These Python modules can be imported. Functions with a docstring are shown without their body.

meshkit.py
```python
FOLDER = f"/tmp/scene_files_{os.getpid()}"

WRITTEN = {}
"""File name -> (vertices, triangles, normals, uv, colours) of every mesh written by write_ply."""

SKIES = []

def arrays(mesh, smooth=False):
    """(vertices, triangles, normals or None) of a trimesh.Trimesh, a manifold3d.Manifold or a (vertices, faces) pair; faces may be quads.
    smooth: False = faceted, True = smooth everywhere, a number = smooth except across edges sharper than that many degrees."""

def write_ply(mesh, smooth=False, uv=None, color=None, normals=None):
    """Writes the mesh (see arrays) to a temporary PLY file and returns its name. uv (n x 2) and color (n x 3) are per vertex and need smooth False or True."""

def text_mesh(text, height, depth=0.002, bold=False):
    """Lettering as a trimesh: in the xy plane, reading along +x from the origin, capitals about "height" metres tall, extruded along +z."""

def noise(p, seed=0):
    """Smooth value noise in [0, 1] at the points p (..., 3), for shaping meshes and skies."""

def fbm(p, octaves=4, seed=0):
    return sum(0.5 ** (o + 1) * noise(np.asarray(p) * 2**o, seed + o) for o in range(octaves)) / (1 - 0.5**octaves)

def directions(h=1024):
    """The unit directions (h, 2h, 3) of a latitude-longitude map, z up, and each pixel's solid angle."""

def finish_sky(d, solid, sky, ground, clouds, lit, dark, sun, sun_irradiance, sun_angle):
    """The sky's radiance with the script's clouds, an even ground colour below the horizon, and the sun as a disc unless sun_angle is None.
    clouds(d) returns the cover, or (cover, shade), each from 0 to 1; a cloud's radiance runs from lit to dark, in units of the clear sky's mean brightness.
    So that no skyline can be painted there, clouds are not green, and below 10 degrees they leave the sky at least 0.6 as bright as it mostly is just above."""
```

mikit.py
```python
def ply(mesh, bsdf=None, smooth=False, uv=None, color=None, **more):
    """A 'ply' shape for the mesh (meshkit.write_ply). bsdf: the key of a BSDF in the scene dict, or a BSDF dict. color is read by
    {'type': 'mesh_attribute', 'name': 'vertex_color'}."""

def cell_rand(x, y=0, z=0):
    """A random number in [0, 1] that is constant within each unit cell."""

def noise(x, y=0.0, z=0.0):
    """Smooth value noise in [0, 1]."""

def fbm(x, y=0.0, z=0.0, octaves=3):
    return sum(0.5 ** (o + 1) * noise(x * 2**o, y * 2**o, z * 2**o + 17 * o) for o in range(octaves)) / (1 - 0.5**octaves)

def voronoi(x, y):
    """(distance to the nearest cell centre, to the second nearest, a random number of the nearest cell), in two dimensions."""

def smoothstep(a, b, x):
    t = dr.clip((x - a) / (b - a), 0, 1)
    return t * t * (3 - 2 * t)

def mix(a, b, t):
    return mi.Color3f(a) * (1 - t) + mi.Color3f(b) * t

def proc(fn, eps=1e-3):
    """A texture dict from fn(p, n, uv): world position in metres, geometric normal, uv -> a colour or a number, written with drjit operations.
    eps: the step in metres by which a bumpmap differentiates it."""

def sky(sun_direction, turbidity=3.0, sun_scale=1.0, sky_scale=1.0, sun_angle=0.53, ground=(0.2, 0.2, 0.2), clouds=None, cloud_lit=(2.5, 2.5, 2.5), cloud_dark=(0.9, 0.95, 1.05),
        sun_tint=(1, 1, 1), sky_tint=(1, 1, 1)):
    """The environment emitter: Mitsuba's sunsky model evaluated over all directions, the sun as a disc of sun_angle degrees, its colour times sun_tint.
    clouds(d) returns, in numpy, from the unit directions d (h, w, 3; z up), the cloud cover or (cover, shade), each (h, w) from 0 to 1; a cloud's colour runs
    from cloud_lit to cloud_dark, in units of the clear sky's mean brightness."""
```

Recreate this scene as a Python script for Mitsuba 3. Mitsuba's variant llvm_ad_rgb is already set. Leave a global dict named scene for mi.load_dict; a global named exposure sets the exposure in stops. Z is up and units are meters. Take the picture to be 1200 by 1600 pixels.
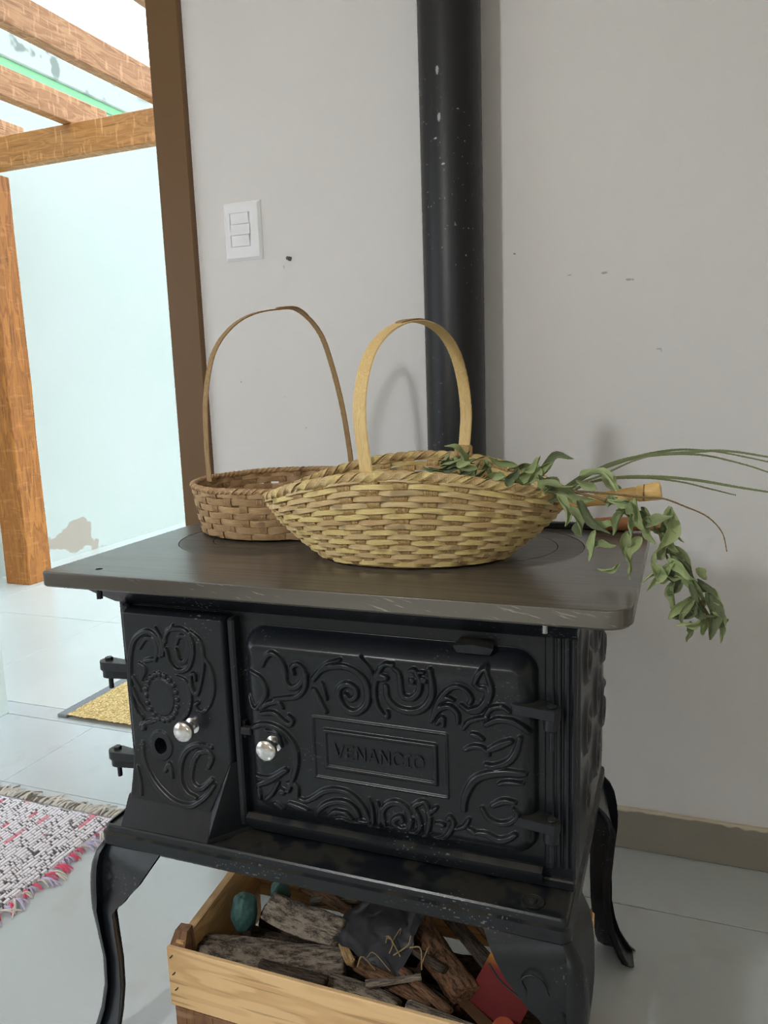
import math, random
import numpy as np, trimesh, mitsuba as mi, drjit as dr
import manifold3d as m3
import shapely.geometry as sg
import mikit, meshkit
from mikit import proc, noise, fbm, smoothstep, mix, cell_rand, voronoi

# light levels
SKYL = 5.6                     # overcast sky, in units of the clear sky
EXPO = 2.17
UNSEEN_LAMP, UNSEEN_LAMP_AT = 75.0, (-.93, -.5, 1.70)  # strength and place of the lamp out of view behind the camera
UNSEEN_OPEN_L = (-1.7, .9, .3, 2.1)  # unseen left wall opening, sized to light the left floor: y0, y1, z0, z1
UNSEEN_OPEN_F = (.2, 2.0, 1.1, 2.2)    # unseen opening behind camera, sized to light right wall: x0, x1, z0, z1
# basket placement
B2C, B1C, B1R = (-.690, 1.275), (-.376, 1.090), .15
B2H = [(1.05 * a, 1.08 + 1.05 * (z - 1.08), 0) for a, z in ((-.1478, .9267), (-.1484, .992), (-.1438, 1.0642), (-.1257, 1.1302), (-.0929, 1.1712), (-.0495, 1.1959), (.0091, 1.2072), (.0507, 1.2053), (.0934, 1.1687), (.1189, 1.1061), (.1387, 1.0295), (.1502, .9569), (.1533, .9263))]
B1H = [(-.3897, .953, .936), (-.3925, .949, .976), (-.396, .946, 1.026), (-.3985, .957, 1.0642), (-.3964, .9786, 1.1058), (-.3891, 1.0077, 1.1357), (-.3775, 1.0541, 1.1569), (-.364, 1.1081, 1.1636), (-.3509, 1.1603, 1.1535), (-.3403, 1.2025, 1.1255), (-.3338, 1.2286, 1.0805), (-.3311, 1.2392, 1.029), (-.332, 1.2359, .9929), (-.3337, 1.2288, .9575)]

T = mi.ScalarTransform4f
scene, labels = {}, {}
R = random.Random(7)

# ------------------------------------------------------------------ camera, sky, lamps, exposure
EYE = np.array([0.0, 0.0, 1.08])
F_PX, PITCH, ROLL, YAW = 1216.0, 0.167084, -0.034902, -0.369675
_f = np.array([math.sin(YAW) * math.cos(PITCH), math.cos(YAW) * math.cos(PITCH), -math.sin(PITCH)])
_r = np.array([math.cos(YAW), -math.sin(YAW), 0.0])
_u = np.cross(_r, _f)
_up = -math.sin(ROLL) * _r + math.cos(ROLL) * _u
scene['camera'] = {'type': 'perspective', 'fov': math.degrees(2 * math.atan(600 / F_PX)), 'fov_axis': 'x', 'near_clip': 0.05, 'far_clip': 200.0,
                   'to_world': T().look_at(origin=EYE.tolist(), target=(EYE + _f).tolist(), up=_up.tolist())}
exposure = EXPO
scene['sky'] = mikit.sky([-0.3, 0.5, 0.8], sun_scale=0.0, sky_scale=1.0, clouds=lambda d: np.ones(d.shape[:2]), cloud_lit=(SKYL * 0.90, SKYL * 1.01, SKYL * 1.10), ground=(0.3, 0.3, 0.3))

# ------------------------------------------------------------------ materials
def bsdf(name, d, two=True):
    scene[name] = {'type': 'twosided', 'bsdf': d} if two else d
def rgb(*c):
    return {'type': 'rgb', 'value': list(c)}
def srgb(r, g, b):
    return [((x / 255 + .055) / 1.055) ** 2.4 if x > 10 else x / 255 / 12.92 for x in (r, g, b)]
def pr(color, rough=.5, metal=0., spec=.5, **k):
    return {'type': 'principled', 'base_color': color if isinstance(color, dict) else rgb(*color), 'roughness': rough, 'metallic': metal, 'specular': spec, **k}
def bump(d, fn, scale, eps=1e-3):
    return {'type': 'bumpmap', 'arbitrary': proc(fn, eps), 'scale': scale, 'bsdf': d}

def wall_fn(p, n, uv):
    c = mix(srgb(208, 207, 206), srgb(214, 213, 213), fbm(p.x * 3, p.y * 3, p.z * 3))
    s = mi.Float(0)
    for (x, z, w, h, k) in ((-.161, 1.284, .008, .003, .5), (-.113, 1.267, .007, .0025, .5), (-.105, 1.2665, .003, .003, .4), (-.232, 1.285, .006, .0015, .4), (-.348, 1.338, .003, .002, .8), (-.051, 1.125, .006, .002, .4), (-.047, 1.122, .002, .005, .3),
                            (-1.041, 1.089, .0015, .0015, .8), (-.922, 1.049, .0015, .0015, .8), (-.866, .972, .0015, .0015, .8), (-.903, 1.356, .002, .005, .35)):
        q = dr.square((p.x - x) / w) + dr.square((p.z - z) / h)
        s = dr.maximum(s, k * smoothstep(1.0, .5, q + 1.2 * (noise(p.x * 900, p.y * 900, p.z * 900) - .5)))
    return mix(c, [.12, .11, .10], s)
bsdf('m_wall', pr(proc(wall_fn), .55, spec=.35))
bsdf('m_ceiling', {'type': 'diffuse', 'reflectance': rgb(.80, .74, .66)})  # ceiling out of view, its cream tint warms the bounced light
def floor_fn(p, n, uv):
    c = mix(srgb(172, 180, 181), srgb(184, 190, 191), fbm(p.x * 2.2 + 3, p.y * 2.2, 1.3))
    return mix(c, srgb(172, 171, 166), .35 * smoothstep(.62, .8, fbm(p.x * 14, p.y * 14, 4.)))
bsdf('m_tile', pr(proc(floor_fn), .20, spec=.7))
bsdf('m_patio_tile', pr(proc(lambda p, n, uv: mix(srgb(180, 186, 182), srgb(192, 197, 194), fbm(p.x * 2.2, p.y * 2.2, 5.))), .25, spec=.6))
bsdf('m_wall_cream', pr(srgb(218, 205, 186), .6, spec=.3))  # walls out of view, cream chosen to warm the light they bounce
bsdf('m_grout', {'type': 'diffuse', 'reflectance': rgb(.22, .21, .19)})
def base_fn(p, n, uv):
    c = mix(srgb(126, 121, 110), srgb(138, 133, 122), fbm(p.x * 5, p.y * 5, p.z * 9))
    return mix(c, srgb(190, 180, 160), smoothstep(.0935, .097, p.z + .006 * (noise(p.x * 60, 2., 1.) - .5)))
bsdf('m_baseboard', pr(proc(base_fn), .4))
def mint_fn(p, n, uv):
    c = mix(srgb(192, 203, 194), srgb(200, 206, 200), fbm(p.x, p.y * 1.5, p.z * 1.5))
    d = dr.sqrt(dr.square((p.y - 4.02) / .32) + dr.square((p.z - .12) / .17)) + 1.3 * (fbm(p.x * 9, p.y * 9, p.z * 9) - .5)
    c = mix(c, srgb(176, 166, 152), smoothstep(.62, .52, d) * smoothstep(-3.5, -3.7, p.x))
    m = smoothstep(.60, .72, fbm(p.y * 9, p.z * 9, 7.)) * smoothstep(.45, .6, noise(p.y * 1.9, p.z * 3, 3.)) * smoothstep(2.98, 3.05, p.z)
    return mix(c, srgb(110, 120, 110), .7 * m)
bsdf('m_mint', pr(proc(mint_fn), .7, spec=.2))
bsdf('m_green_trim', pr(srgb(150, 214, 160), .7, spec=.2))
def wood_along(axis, dark, light, seed, rough=.5, saw=.4):
    def fn(p, n, uv):
        a = [p.x, p.y, p.z]
        l = a[axis]; u, v = [a[i] for i in range(3) if i != axis]
        g = fbm(u * 22 + seed, v * 22, l * 2.2, 4)
        rings = noise(g * 26, 1. + seed, 0.)
        c = mix(dark, light, .35 + .65 * rings)
        c = mix(c, [x * .55 for x in dark], .5 * smoothstep(.62, .74, fbm(u * 160, v * 160, l * 5 + seed)))
        return mix(c, [min(1, x * 1.5 + .08) for x in light], saw * smoothstep(.56, .75, fbm(l * 60, u * 12, v * 12 + seed)))
    return pr(proc(fn), rough, spec=.4)
bsdf('m_beam_x', wood_along(0, srgb(136, 84, 38), srgb(190, 138, 80), 3.))
bsdf('m_beam_y', wood_along(1, srgb(140, 86, 48), srgb(194, 146, 102), 5.))
bsdf('m_post', wood_along(2, srgb(124, 64, 20), srgb(184, 118, 52), 9., .5, .2))
bsdf('m_door_frame', pr(srgb(104, 77, 48), .45, spec=.4))
bsdf('m_crate', wood_along(0, srgb(198, 156, 106), srgb(232, 196, 146), 1., .6, .0))
bsdf('m_crate_y', wood_along(1, srgb(176, 132, 82), srgb(216, 178, 128), 2., .6, .0))
bsdf('m_crate_dark', wood_along(2, srgb(84, 60, 42), srgb(150, 112, 80), 4., .7))

# cast iron
def iron_fn(p, n, uv):
    c = mix([.0050, .0070, .0095], [.0095, .0118, .0150], fbm(p.x * 18, p.y * 18, p.z * 18))
    dust = smoothstep(.80, .86, noise(p.x * 330, p.y * 330, p.z * 330)) * smoothstep(.55, .75, fbm(p.x * 9 + 5, p.y * 9, p.z * 9))
    up = smoothstep(.6, .95, n.z) * smoothstep(.4, .62, fbm(p.x * 26, p.y * 26, 3.))
    c = mix(c, [.05, .046, .036], .45 * up)
    return mix(c, [.25, .25, .25], .45 * dust)
def iron_bump(p, n, uv):
    return fbm(p.x * 420, p.y * 420, p.z * 420, 2)
bsdf('m_iron', bump(pr(proc(iron_fn), .31, spec=.45), iron_bump, .00010))
def pipe_fn(p, n, uv):
    s = smoothstep(.90, .94, noise(p.x * 260, p.y * 260, p.z * 170)) * smoothstep(.5, .6, noise(p.x * 14, p.y * 14, p.z * 4))
    k = mi.Float(0)
    for z, h, x in ((1.674, .008, -.468), (1.588, .008, -.466), (1.55, .002, -.475), (1.50, .002, -.46)):
        k = dr.maximum(k, smoothstep(1.2, .6, dr.square((p.z - z) / h) + dr.square((p.x - x) / .0035) + (noise(p.x * 800, p.z * 800, 0.) - .5)) * smoothstep(1.60, 1.59, p.y))
    return mix([.007, .008, .010], [.35, .36, .37], dr.maximum(.5 * s, .8 * k))
bsdf('m_pipe', pr(proc(pipe_fn), .42, spec=.4))
def slab_fn(p, n, uv):
    c = mix([.056, .050, .042], [.086, .078, .066], fbm(p.x * 6, p.y * 30, p.z * 10))
    c = mix(c, [.045, .041, .036], .5 * smoothstep(.35, .75, noise(p.x * 9, p.y * 240, p.z * 60)))
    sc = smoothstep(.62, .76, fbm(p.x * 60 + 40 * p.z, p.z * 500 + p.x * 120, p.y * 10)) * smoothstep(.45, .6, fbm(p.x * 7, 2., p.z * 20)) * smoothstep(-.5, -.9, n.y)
    return mix(mix(c, [.16, .15, .13], .6 * smoothstep(-.5, -.9, n.y) * smoothstep(-.75, -.3, p.x)), [.34, .32, .28], .55 * sc)  # painted light: front face lighter towards the right; pale scratches over it
def slab_bump(p, n, uv):
    return .45 * noise(p.x * 14, p.y * 190, p.z * 190) + .55 * noise(p.x * 46, p.y * 300, 2.)
bsdf('m_slab', bump(pr(proc(slab_fn), .24, metal=.1, spec=.7), slab_bump, .00026))
def ring_bump(p, n, uv):
    return .7 * noise((p.x + p.y) * 30, (p.x * .5 - p.y) * 330, 1.)
bsdf('m_ring', bump(pr(proc(slab_fn), .4, metal=.3, spec=.5), ring_bump, .00016))
bsdf('m_chrome', pr((.82, .82, .82), .16, metal=1.))
bsdf('m_steel', pr((.5, .5, .5), .3, metal=1.))

# basketry
def cane_w(dark, light, k):
    def fn(p, n, uv):
        a = noise(p.x * 45 + k, p.y * 45, p.z * 150)
        b = noise(p.x * 90, p.y * 90, p.z * 1500 + k)
        c = mix(dark, light, .45 * a + .55 * b)
        return mix(c, [x * .45 for x in dark], .55 * smoothstep(.70, .86, noise(p.x * 60, p.y * 60 + k, p.z * 60)))
    return pr(proc(fn), .5, spec=.35)
def cane_s(dark, light, k):
    def fn(p, n, uv):
        b = noise(p.x * 1100, p.y * 1100, p.z * 45 + k)
        return mix(dark, light, b)
    return pr(proc(fn), .55, spec=.3)
bsdf('m_cane_a', cane_w(srgb(154, 128, 86), srgb(214, 192, 144), 1.))
bsdf('m_cane_b', cane_w(srgb(146, 118, 78), srgb(202, 176, 128), 2.))
bsdf('m_cane_c', cane_w(srgb(168, 146, 92), srgb(220, 200, 140), 3.))
bsdf('m_cane_old', cane_w(srgb(140, 110, 76), srgb(192, 162, 122), 4.))
bsdf('m_cane_old_b', cane_w(srgb(128, 100, 68), srgb(180, 150, 112), 5.))
bsdf('m_stake', cane_s(srgb(122, 96, 58), srgb(198, 168, 116), 1.))
bsdf('m_stake_old', cane_s(srgb(112, 86, 58), srgb(170, 138, 100), 2.))
bsdf('m_handle_new', cane_s(srgb(186, 158, 104), srgb(212, 186, 132), 3.))
bsdf('m_handle_old', cane_s(srgb(120, 94, 60), srgb(160, 132, 92), 4.))

def leaf_m(name, c1, c2, k):
    def fn(p, n, uv):
        return mix(c1, c2, .5 * fbm(p.x * 40 + k, p.y * 40, p.z * 40) + .5 * dr.abs(uv.y - .5) * 2)
    scene[name] = {'type': 'twosided', 'bsdf': pr(proc(fn), .6, spec=.25)}
leaf_m('m_leaf_a', srgb(122, 138, 92), srgb(158, 170, 124), 0.)
leaf_m('m_leaf_b', srgb(98, 112, 76), srgb(140, 150, 108), 3.)
leaf_m('m_leaf_c', srgb(72, 84, 60), srgb(108, 116, 84), 6.)
bsdf('m_stem', pr(srgb(110, 92, 62), .6))
bsdf('m_twig', pr(srgb(112, 78, 52), .6))
bsdf('m_grass', pr(srgb(128, 138, 100), .55))
def bamboo_fn(p, n, uv):
    c = mix(srgb(194, 154, 88), srgb(226, 190, 122), fbm(p.x * 12, p.y * 160, p.z * 160))
    return mix(c, srgb(90, 58, 26), .8 * smoothstep(.0013, .0006, dr.abs(p.x + .047)) + .5 * smoothstep(.3, .1, noise(p.x * 90, p.y * 90, p.z * 90)) * .6)
bsdf('m_bamboo', pr(proc(bamboo_fn), .3, clearcoat=.6, clearcoat_gloss=.8))
bsdf('m_varnish', pr(srgb(158, 106, 62), .35, clearcoat=.5))

# crate contents, rug, mat, switch
def bark_m(name, dark, light, k):
    def fn(p, n, uv):
        a = noise(uv.x * 5 + k, uv.y * 46, 1.)
        b = fbm(uv.x * 20, uv.y * 120, k)
        return mix(dark, light, smoothstep(.2, .8, .5 * a + .5 * b))
    bsdf(name, pr(proc(fn), .85, spec=.2))
bark_m('m_log_grey', srgb(66, 58, 52), srgb(150, 138, 124), 1.)
bark_m('m_log_brown', srgb(58, 42, 32), srgb(128, 96, 72), 2.)
bark_m('m_log_dark', srgb(40, 34, 30), srgb(86, 74, 64), 3.)
bark_m('m_log_pale', srgb(130, 100, 66), srgb(190, 158, 112), 4.)
bsdf('m_straw', pr(srgb(150, 128, 92), .7))
bsdf('m_teal', pr(srgb(62, 98, 94), .6))
bsdf('m_film', pr(srgb(66, 66, 70), .42, spec=.5))
def carton_fn(p, n, uv):
    c = mix(srgb(104, 32, 32), srgb(168, 118, 34), smoothstep(.172, .200, p.z + .2 * (p.y - 1.03)))
    return c
bsdf('m_carton', pr(proc(carton_fn), .6, spec=.15))
bsdf('m_carton_b', pr(srgb(168, 78, 52), .45))
bsdf('m_carton_in', pr(srgb(96, 70, 48), .7))
def rug_fn(p, n, uv):
    row = dr.floor(p.x / .0105)
    u = p.x / .0105 - row
    a = noise(p.y * 330 + 37 * cell_rand(row), row * 1.7, 0.)
    c = mix(srgb(96, 90, 92), srgb(236, 231, 234), smoothstep(.22, .40, a))
    c = mix(c, srgb(70, 66, 68), .6 * smoothstep(.26, .06, dr.minimum(u, 1 - u)))
    return mix(c, srgb(216, 96, 116), .7 * smoothstep(.86, .90, noise(p.y * 18, row * 2.3, 9.)))
bsdf('m_rug', pr(proc(rug_fn), .9, spec=.1))
bsdf('m_yarn_grey', pr(srgb(206, 200, 190), .9, spec=.1))
bsdf('m_yarn_dark', pr(srgb(120, 112, 100), .9, spec=.1))
bsdf('m_yarn_pink', pr(srgb(214, 96, 120), .9, spec=.1))
bsdf('m_yarn_lilac', pr(srgb(190, 180, 206), .9, spec=.1))
def coir_fn(p, n, uv):
    return mix(srgb(138, 112, 62), srgb(226, 202, 146), noise(p.x * 240, p.y * 240, p.z * 240))
bsdf('m_coir', pr(proc(coir_fn), .95, spec=.1))
bsdf('m_mat_border', pr(srgb(120, 124, 126), .8))
bsdf('m_white_plastic', pr(srgb(226, 228, 232), .3, spec=.5))
bsdf('m_black_hole', {'type': 'diffuse', 'reflectance': rgb(.004, .004, .004)})
bsdf('m_plug', pr(srgb(96, 94, 90), .6))

# ------------------------------------------------------------------ mesh helpers
cat = trimesh.util.concatenate
def add(key, mesh, mat, smooth=False, label=None, category=None, group=None, kind=None, uv=None):
    base, k = key, 0
    while key in scene:
        k += 1; key = f'{base}_{k:03d}'
    scene[key] = mikit.ply(mesh, mat, smooth=smooth, uv=uv)
    if label or kind or category:
        tag(key, label, category, group, kind)
    return key
def tag(key, label=None, category=None, group=None, kind=None):
    labels[key] = {k: v for k, v in (('label', label), ('category', category), ('group', group), ('kind', kind)) if v}
def name(base):
    key, k = base, 0
    while key in labels or any(s == key or s.startswith(key + '__') for s in scene):
        k += 1; key = f'{base}_{k:03d}'
    return key
def thing(base, label, category, group=None):
    key = name(base); tag(key, label, category, group); return key
def hull(pts):
    return trimesh.Trimesh(*_hull(np.asarray(pts, float)), process=False)
def _hull(p):
    m = m3.Manifold.hull_points(p).to_mesh()
    return m.vert_properties[:, :3], m.tri_verts
def box(x0, x1, y0, y1, z0, z1, c=.002):
    c = min(c, .45 * min(x1 - x0, y1 - y0, z1 - z0))
    P = []
    for x, sx in ((x0, 1), (x1, -1)):
        for y, sy in ((y0, 1), (y1, -1)):
            for z, sz in ((z0, 1), (z1, -1)):
                P += [(x + sx * c, y + sy * c, z), (x + sx * c, y, z + sz * c), (x, y + sy * c, z + sz * c)]
    return hull(P)
def cyl(a, b, r, n=20, r2=None, c=.0):
    a, b = np.asarray(a, float), np.asarray(b, float)
    d = (b - a) / np.linalg.norm(b - a)
    r2 = r if r2 is None else r2
    L = np.linalg.norm(b - a)
    prof = [(0, r - c), (c, r), (L - c, r2), (L, r2 - c)] if c else [(0, r), (L, r2)]
    return lathe(prof, a, d, n)
def frame(d):
    d = np.asarray(d, float); d = d / np.linalg.norm(d)
    x = np.cross(d, [0, 0, 1.] if abs(d[2]) < .9 else [1., 0, 0]); x /= np.linalg.norm(x)
    return x, np.cross(d, x), d
def lathe(prof, o, d, n=24, caps=True):
    x, y, d = frame(d)
    an = np.arange(n) * 2 * np.pi / n
    V = [np.asarray(o) + d * t + r * (np.cos(an)[:, None] * x + np.sin(an)[:, None] * y) for t, r in prof]
    return rings(V, caps)
def rings(V, caps=True, closed=False):
    """loops of equal length joined into a skin"""
    n, m = len(V[0]), len(V)
    v = np.vstack(V); F = []
    i = np.arange(n); j = (i + 1) % n
    for k in range(m if closed else m - 1):
        a, b = k * n, ((k + 1) % m) * n
        F += [np.stack([a + i, a + j, b + j], 1), np.stack([a + i, b + j, b + i], 1)]
    if caps and not closed:
        v = np.vstack([v, V[0].mean(0), V[-1].mean(0)])
        c0, c1 = n * m, n * m + 1
        F += [np.stack([j, i, i * 0 + c0], 1), np.stack([(m - 1) * n + i, (m - 1) * n + j, i * 0 + c1], 1)]
    t = trimesh.Trimesh(v, np.vstack(F), process=False)
    if t.volume < 0:
        t.invert()
    return t
def spline(P, n):
    P = np.asarray(P, float)
    Q = np.vstack([2 * P[0] - P[1], P, 2 * P[-1] - P[-2]])
    out = []
    m = len(P) - 1
    for s in np.linspace(0, m - 1e-9, n):
        k = int(s); t = s - k
        a, b, c, d = Q[k:k + 4]
        out.append(.5 * (2 * b + (c - a) * t + (2 * a - 5 * b + 4 * c - d) * t * t + (-a + 3 * b - 3 * c + d) * t ** 3))
    return np.array(out)
def tube(P, r, sides=8, closed=False):
    P = np.asarray(P, float); n = len(P)
    t = np.roll(P, -1, 0) - np.roll(P, 1, 0) if closed else np.gradient(P, axis=0)
    t /= np.linalg.norm(t, axis=1, keepdims=True) + 1e-12
    x = frame(t[0])[0]; X = []
    for k in range(n):
        x = x - t[k] * (x @ t[k]); x /= np.linalg.norm(x); X.append(x)
    X = np.array(X); Y = np.cross(t, X)
    r = np.broadcast_to(np.asarray(r, float), (n,))
    an = np.arange(sides) * 2 * np.pi / sides
    V = [P[k] + r[k] * (np.cos(an)[:, None] * X[k] + np.sin(an)[:, None] * Y[k]) for k in range(n)]
    return rings(V, True, closed)
def ribbon(P, S, N, w, th, closed=False):
    """rectangular section swept along P; S = width direction, N = thickness direction, per point"""
    P, S, N = (np.asarray(a, float) for a in (P, S, N))
    S = np.broadcast_to(S, P.shape); N = np.broadcast_to(N, P.shape)
    w = np.broadcast_to(np.asarray(w, float), (len(P),))
    V = []
    for k in range(len(P)):
        s, q = S[k] * w[k] / 2, N[k] * th / 2
        V.append(np.array([P[k] + s * .86 + q, P[k] - s * .86 + q, P[k] - s, P[k] - s * .86 - q, P[k] + s * .86 - q, P[k] + s]))
    return rings(V, True, closed)
def poly_dist(U, V, pts):
    """distance from the grid to a polyline and the position along it 0..1"""
    P = spline(pts, max(12, 5 * len(pts))) if len(pts) > 2 else np.array(pts, float)
    best = np.full(U.shape, 1e9); at = np.zeros(U.shape)
    L = np.r_[0, np.cumsum(np.linalg.norm(np.diff(P, axis=0), axis=1))]; L /= L[-1] + 1e-9
    for k in range(len(P) - 1):
        a, d = P[k], P[k + 1] - P[k]
        t = np.clip(((U - a[0]) * d[0] + (V - a[1]) * d[1]) / (d @ d + 1e-12), 0, 1)
        q = np.hypot(U - a[0] - t * d[0], V - a[1] - t * d[1])
        m = q < best
        best[m] = q[m]; at[m] = (L[k] + t * (L[k + 1] - L[k]))[m]
    return best, at
def relief(U, V, strokes, amp):
    h = np.zeros(U.shape)
    for pts, w in strokes:
        r = max(w, 2.6) / 1000.
        pts = [(a / 1000., b / 1000.) for a, b in pts]
        A = np.array(pts)
        m = (U > A[:, 0].min() - r) & (U < A[:, 0].max() + r) & (V > A[:, 1].min() - r) & (V < A[:, 1].max() + r)
        if not m.any():
            continue
        d, t = poly_dist(U[m], V[m], pts)
        rr = r * (.62 + .38 * np.sin(np.pi * np.clip(t * .86 + .07, 0, 1)))
        x = np.clip(d / rr, 0, 1)
        e = amp * np.sqrt(np.clip(1 - x ** 2.4, 0, 1)) * (.8 + .2 * t)
        h[m] = np.maximum(h[m], e - .18 * amp * np.exp(-(d / (.22 * rr)) ** 2) * (e > 0))
    return h
def blur(a, s):
    from scipy.ndimage import gaussian_filter
    return gaussian_filter(a, s)
def rrect(U, V, u0, u1, v0, v1, r):
    """signed distance inside a rounded rectangle (positive inside)"""
    x = np.abs(U - (u0 + u1) / 2) - (u1 - u0) / 2 + r
    y = np.abs(V - (v0 + v1) / 2) - (v1 - v0) / 2 + r
    return -(np.hypot(np.maximum(x, 0), np.maximum(y, 0)) + np.minimum(np.maximum(x, y), 0) - r)
def field_mesh(U, V, H, keep, to):
    """height field over a grid, solid enough at its rim: faces where keep holds"""
    n, m = U.shape
    v = to(U.ravel(), V.ravel(), H.ravel())
    i, j = np.meshgrid(np.arange(n - 1), np.arange(m - 1), indexing='ij')
    a = (i * m + j).ravel(); b = a + 1; c = a + m; d = c + 1
    k = (keep[:-1, :-1] | keep[1:, :-1] | keep[:-1, 1:] | keep[1:, 1:]).ravel()
    f = np.vstack([np.stack([a, b, d], 1)[k], np.stack([a, d, c], 1)[k]])
    t = trimesh.Trimesh(v, f, process=False); t.remove_unreferenced_vertices()
    return t
def man(mesh):
    return m3.Manifold(m3.Mesh(np.asarray(mesh.vertices, np.float32), np.asarray(mesh.faces, np.uint32)))
def tri(M):
    q = M.to_mesh(); return trimesh.Trimesh(q.vert_properties[:, :3], q.tri_verts, process=False)
def mcyl(x, y, z0, z1, r, n=96):
    return m3.Manifold.cylinder(z1 - z0, r, r, n).translate([x, y, z0])

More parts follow.
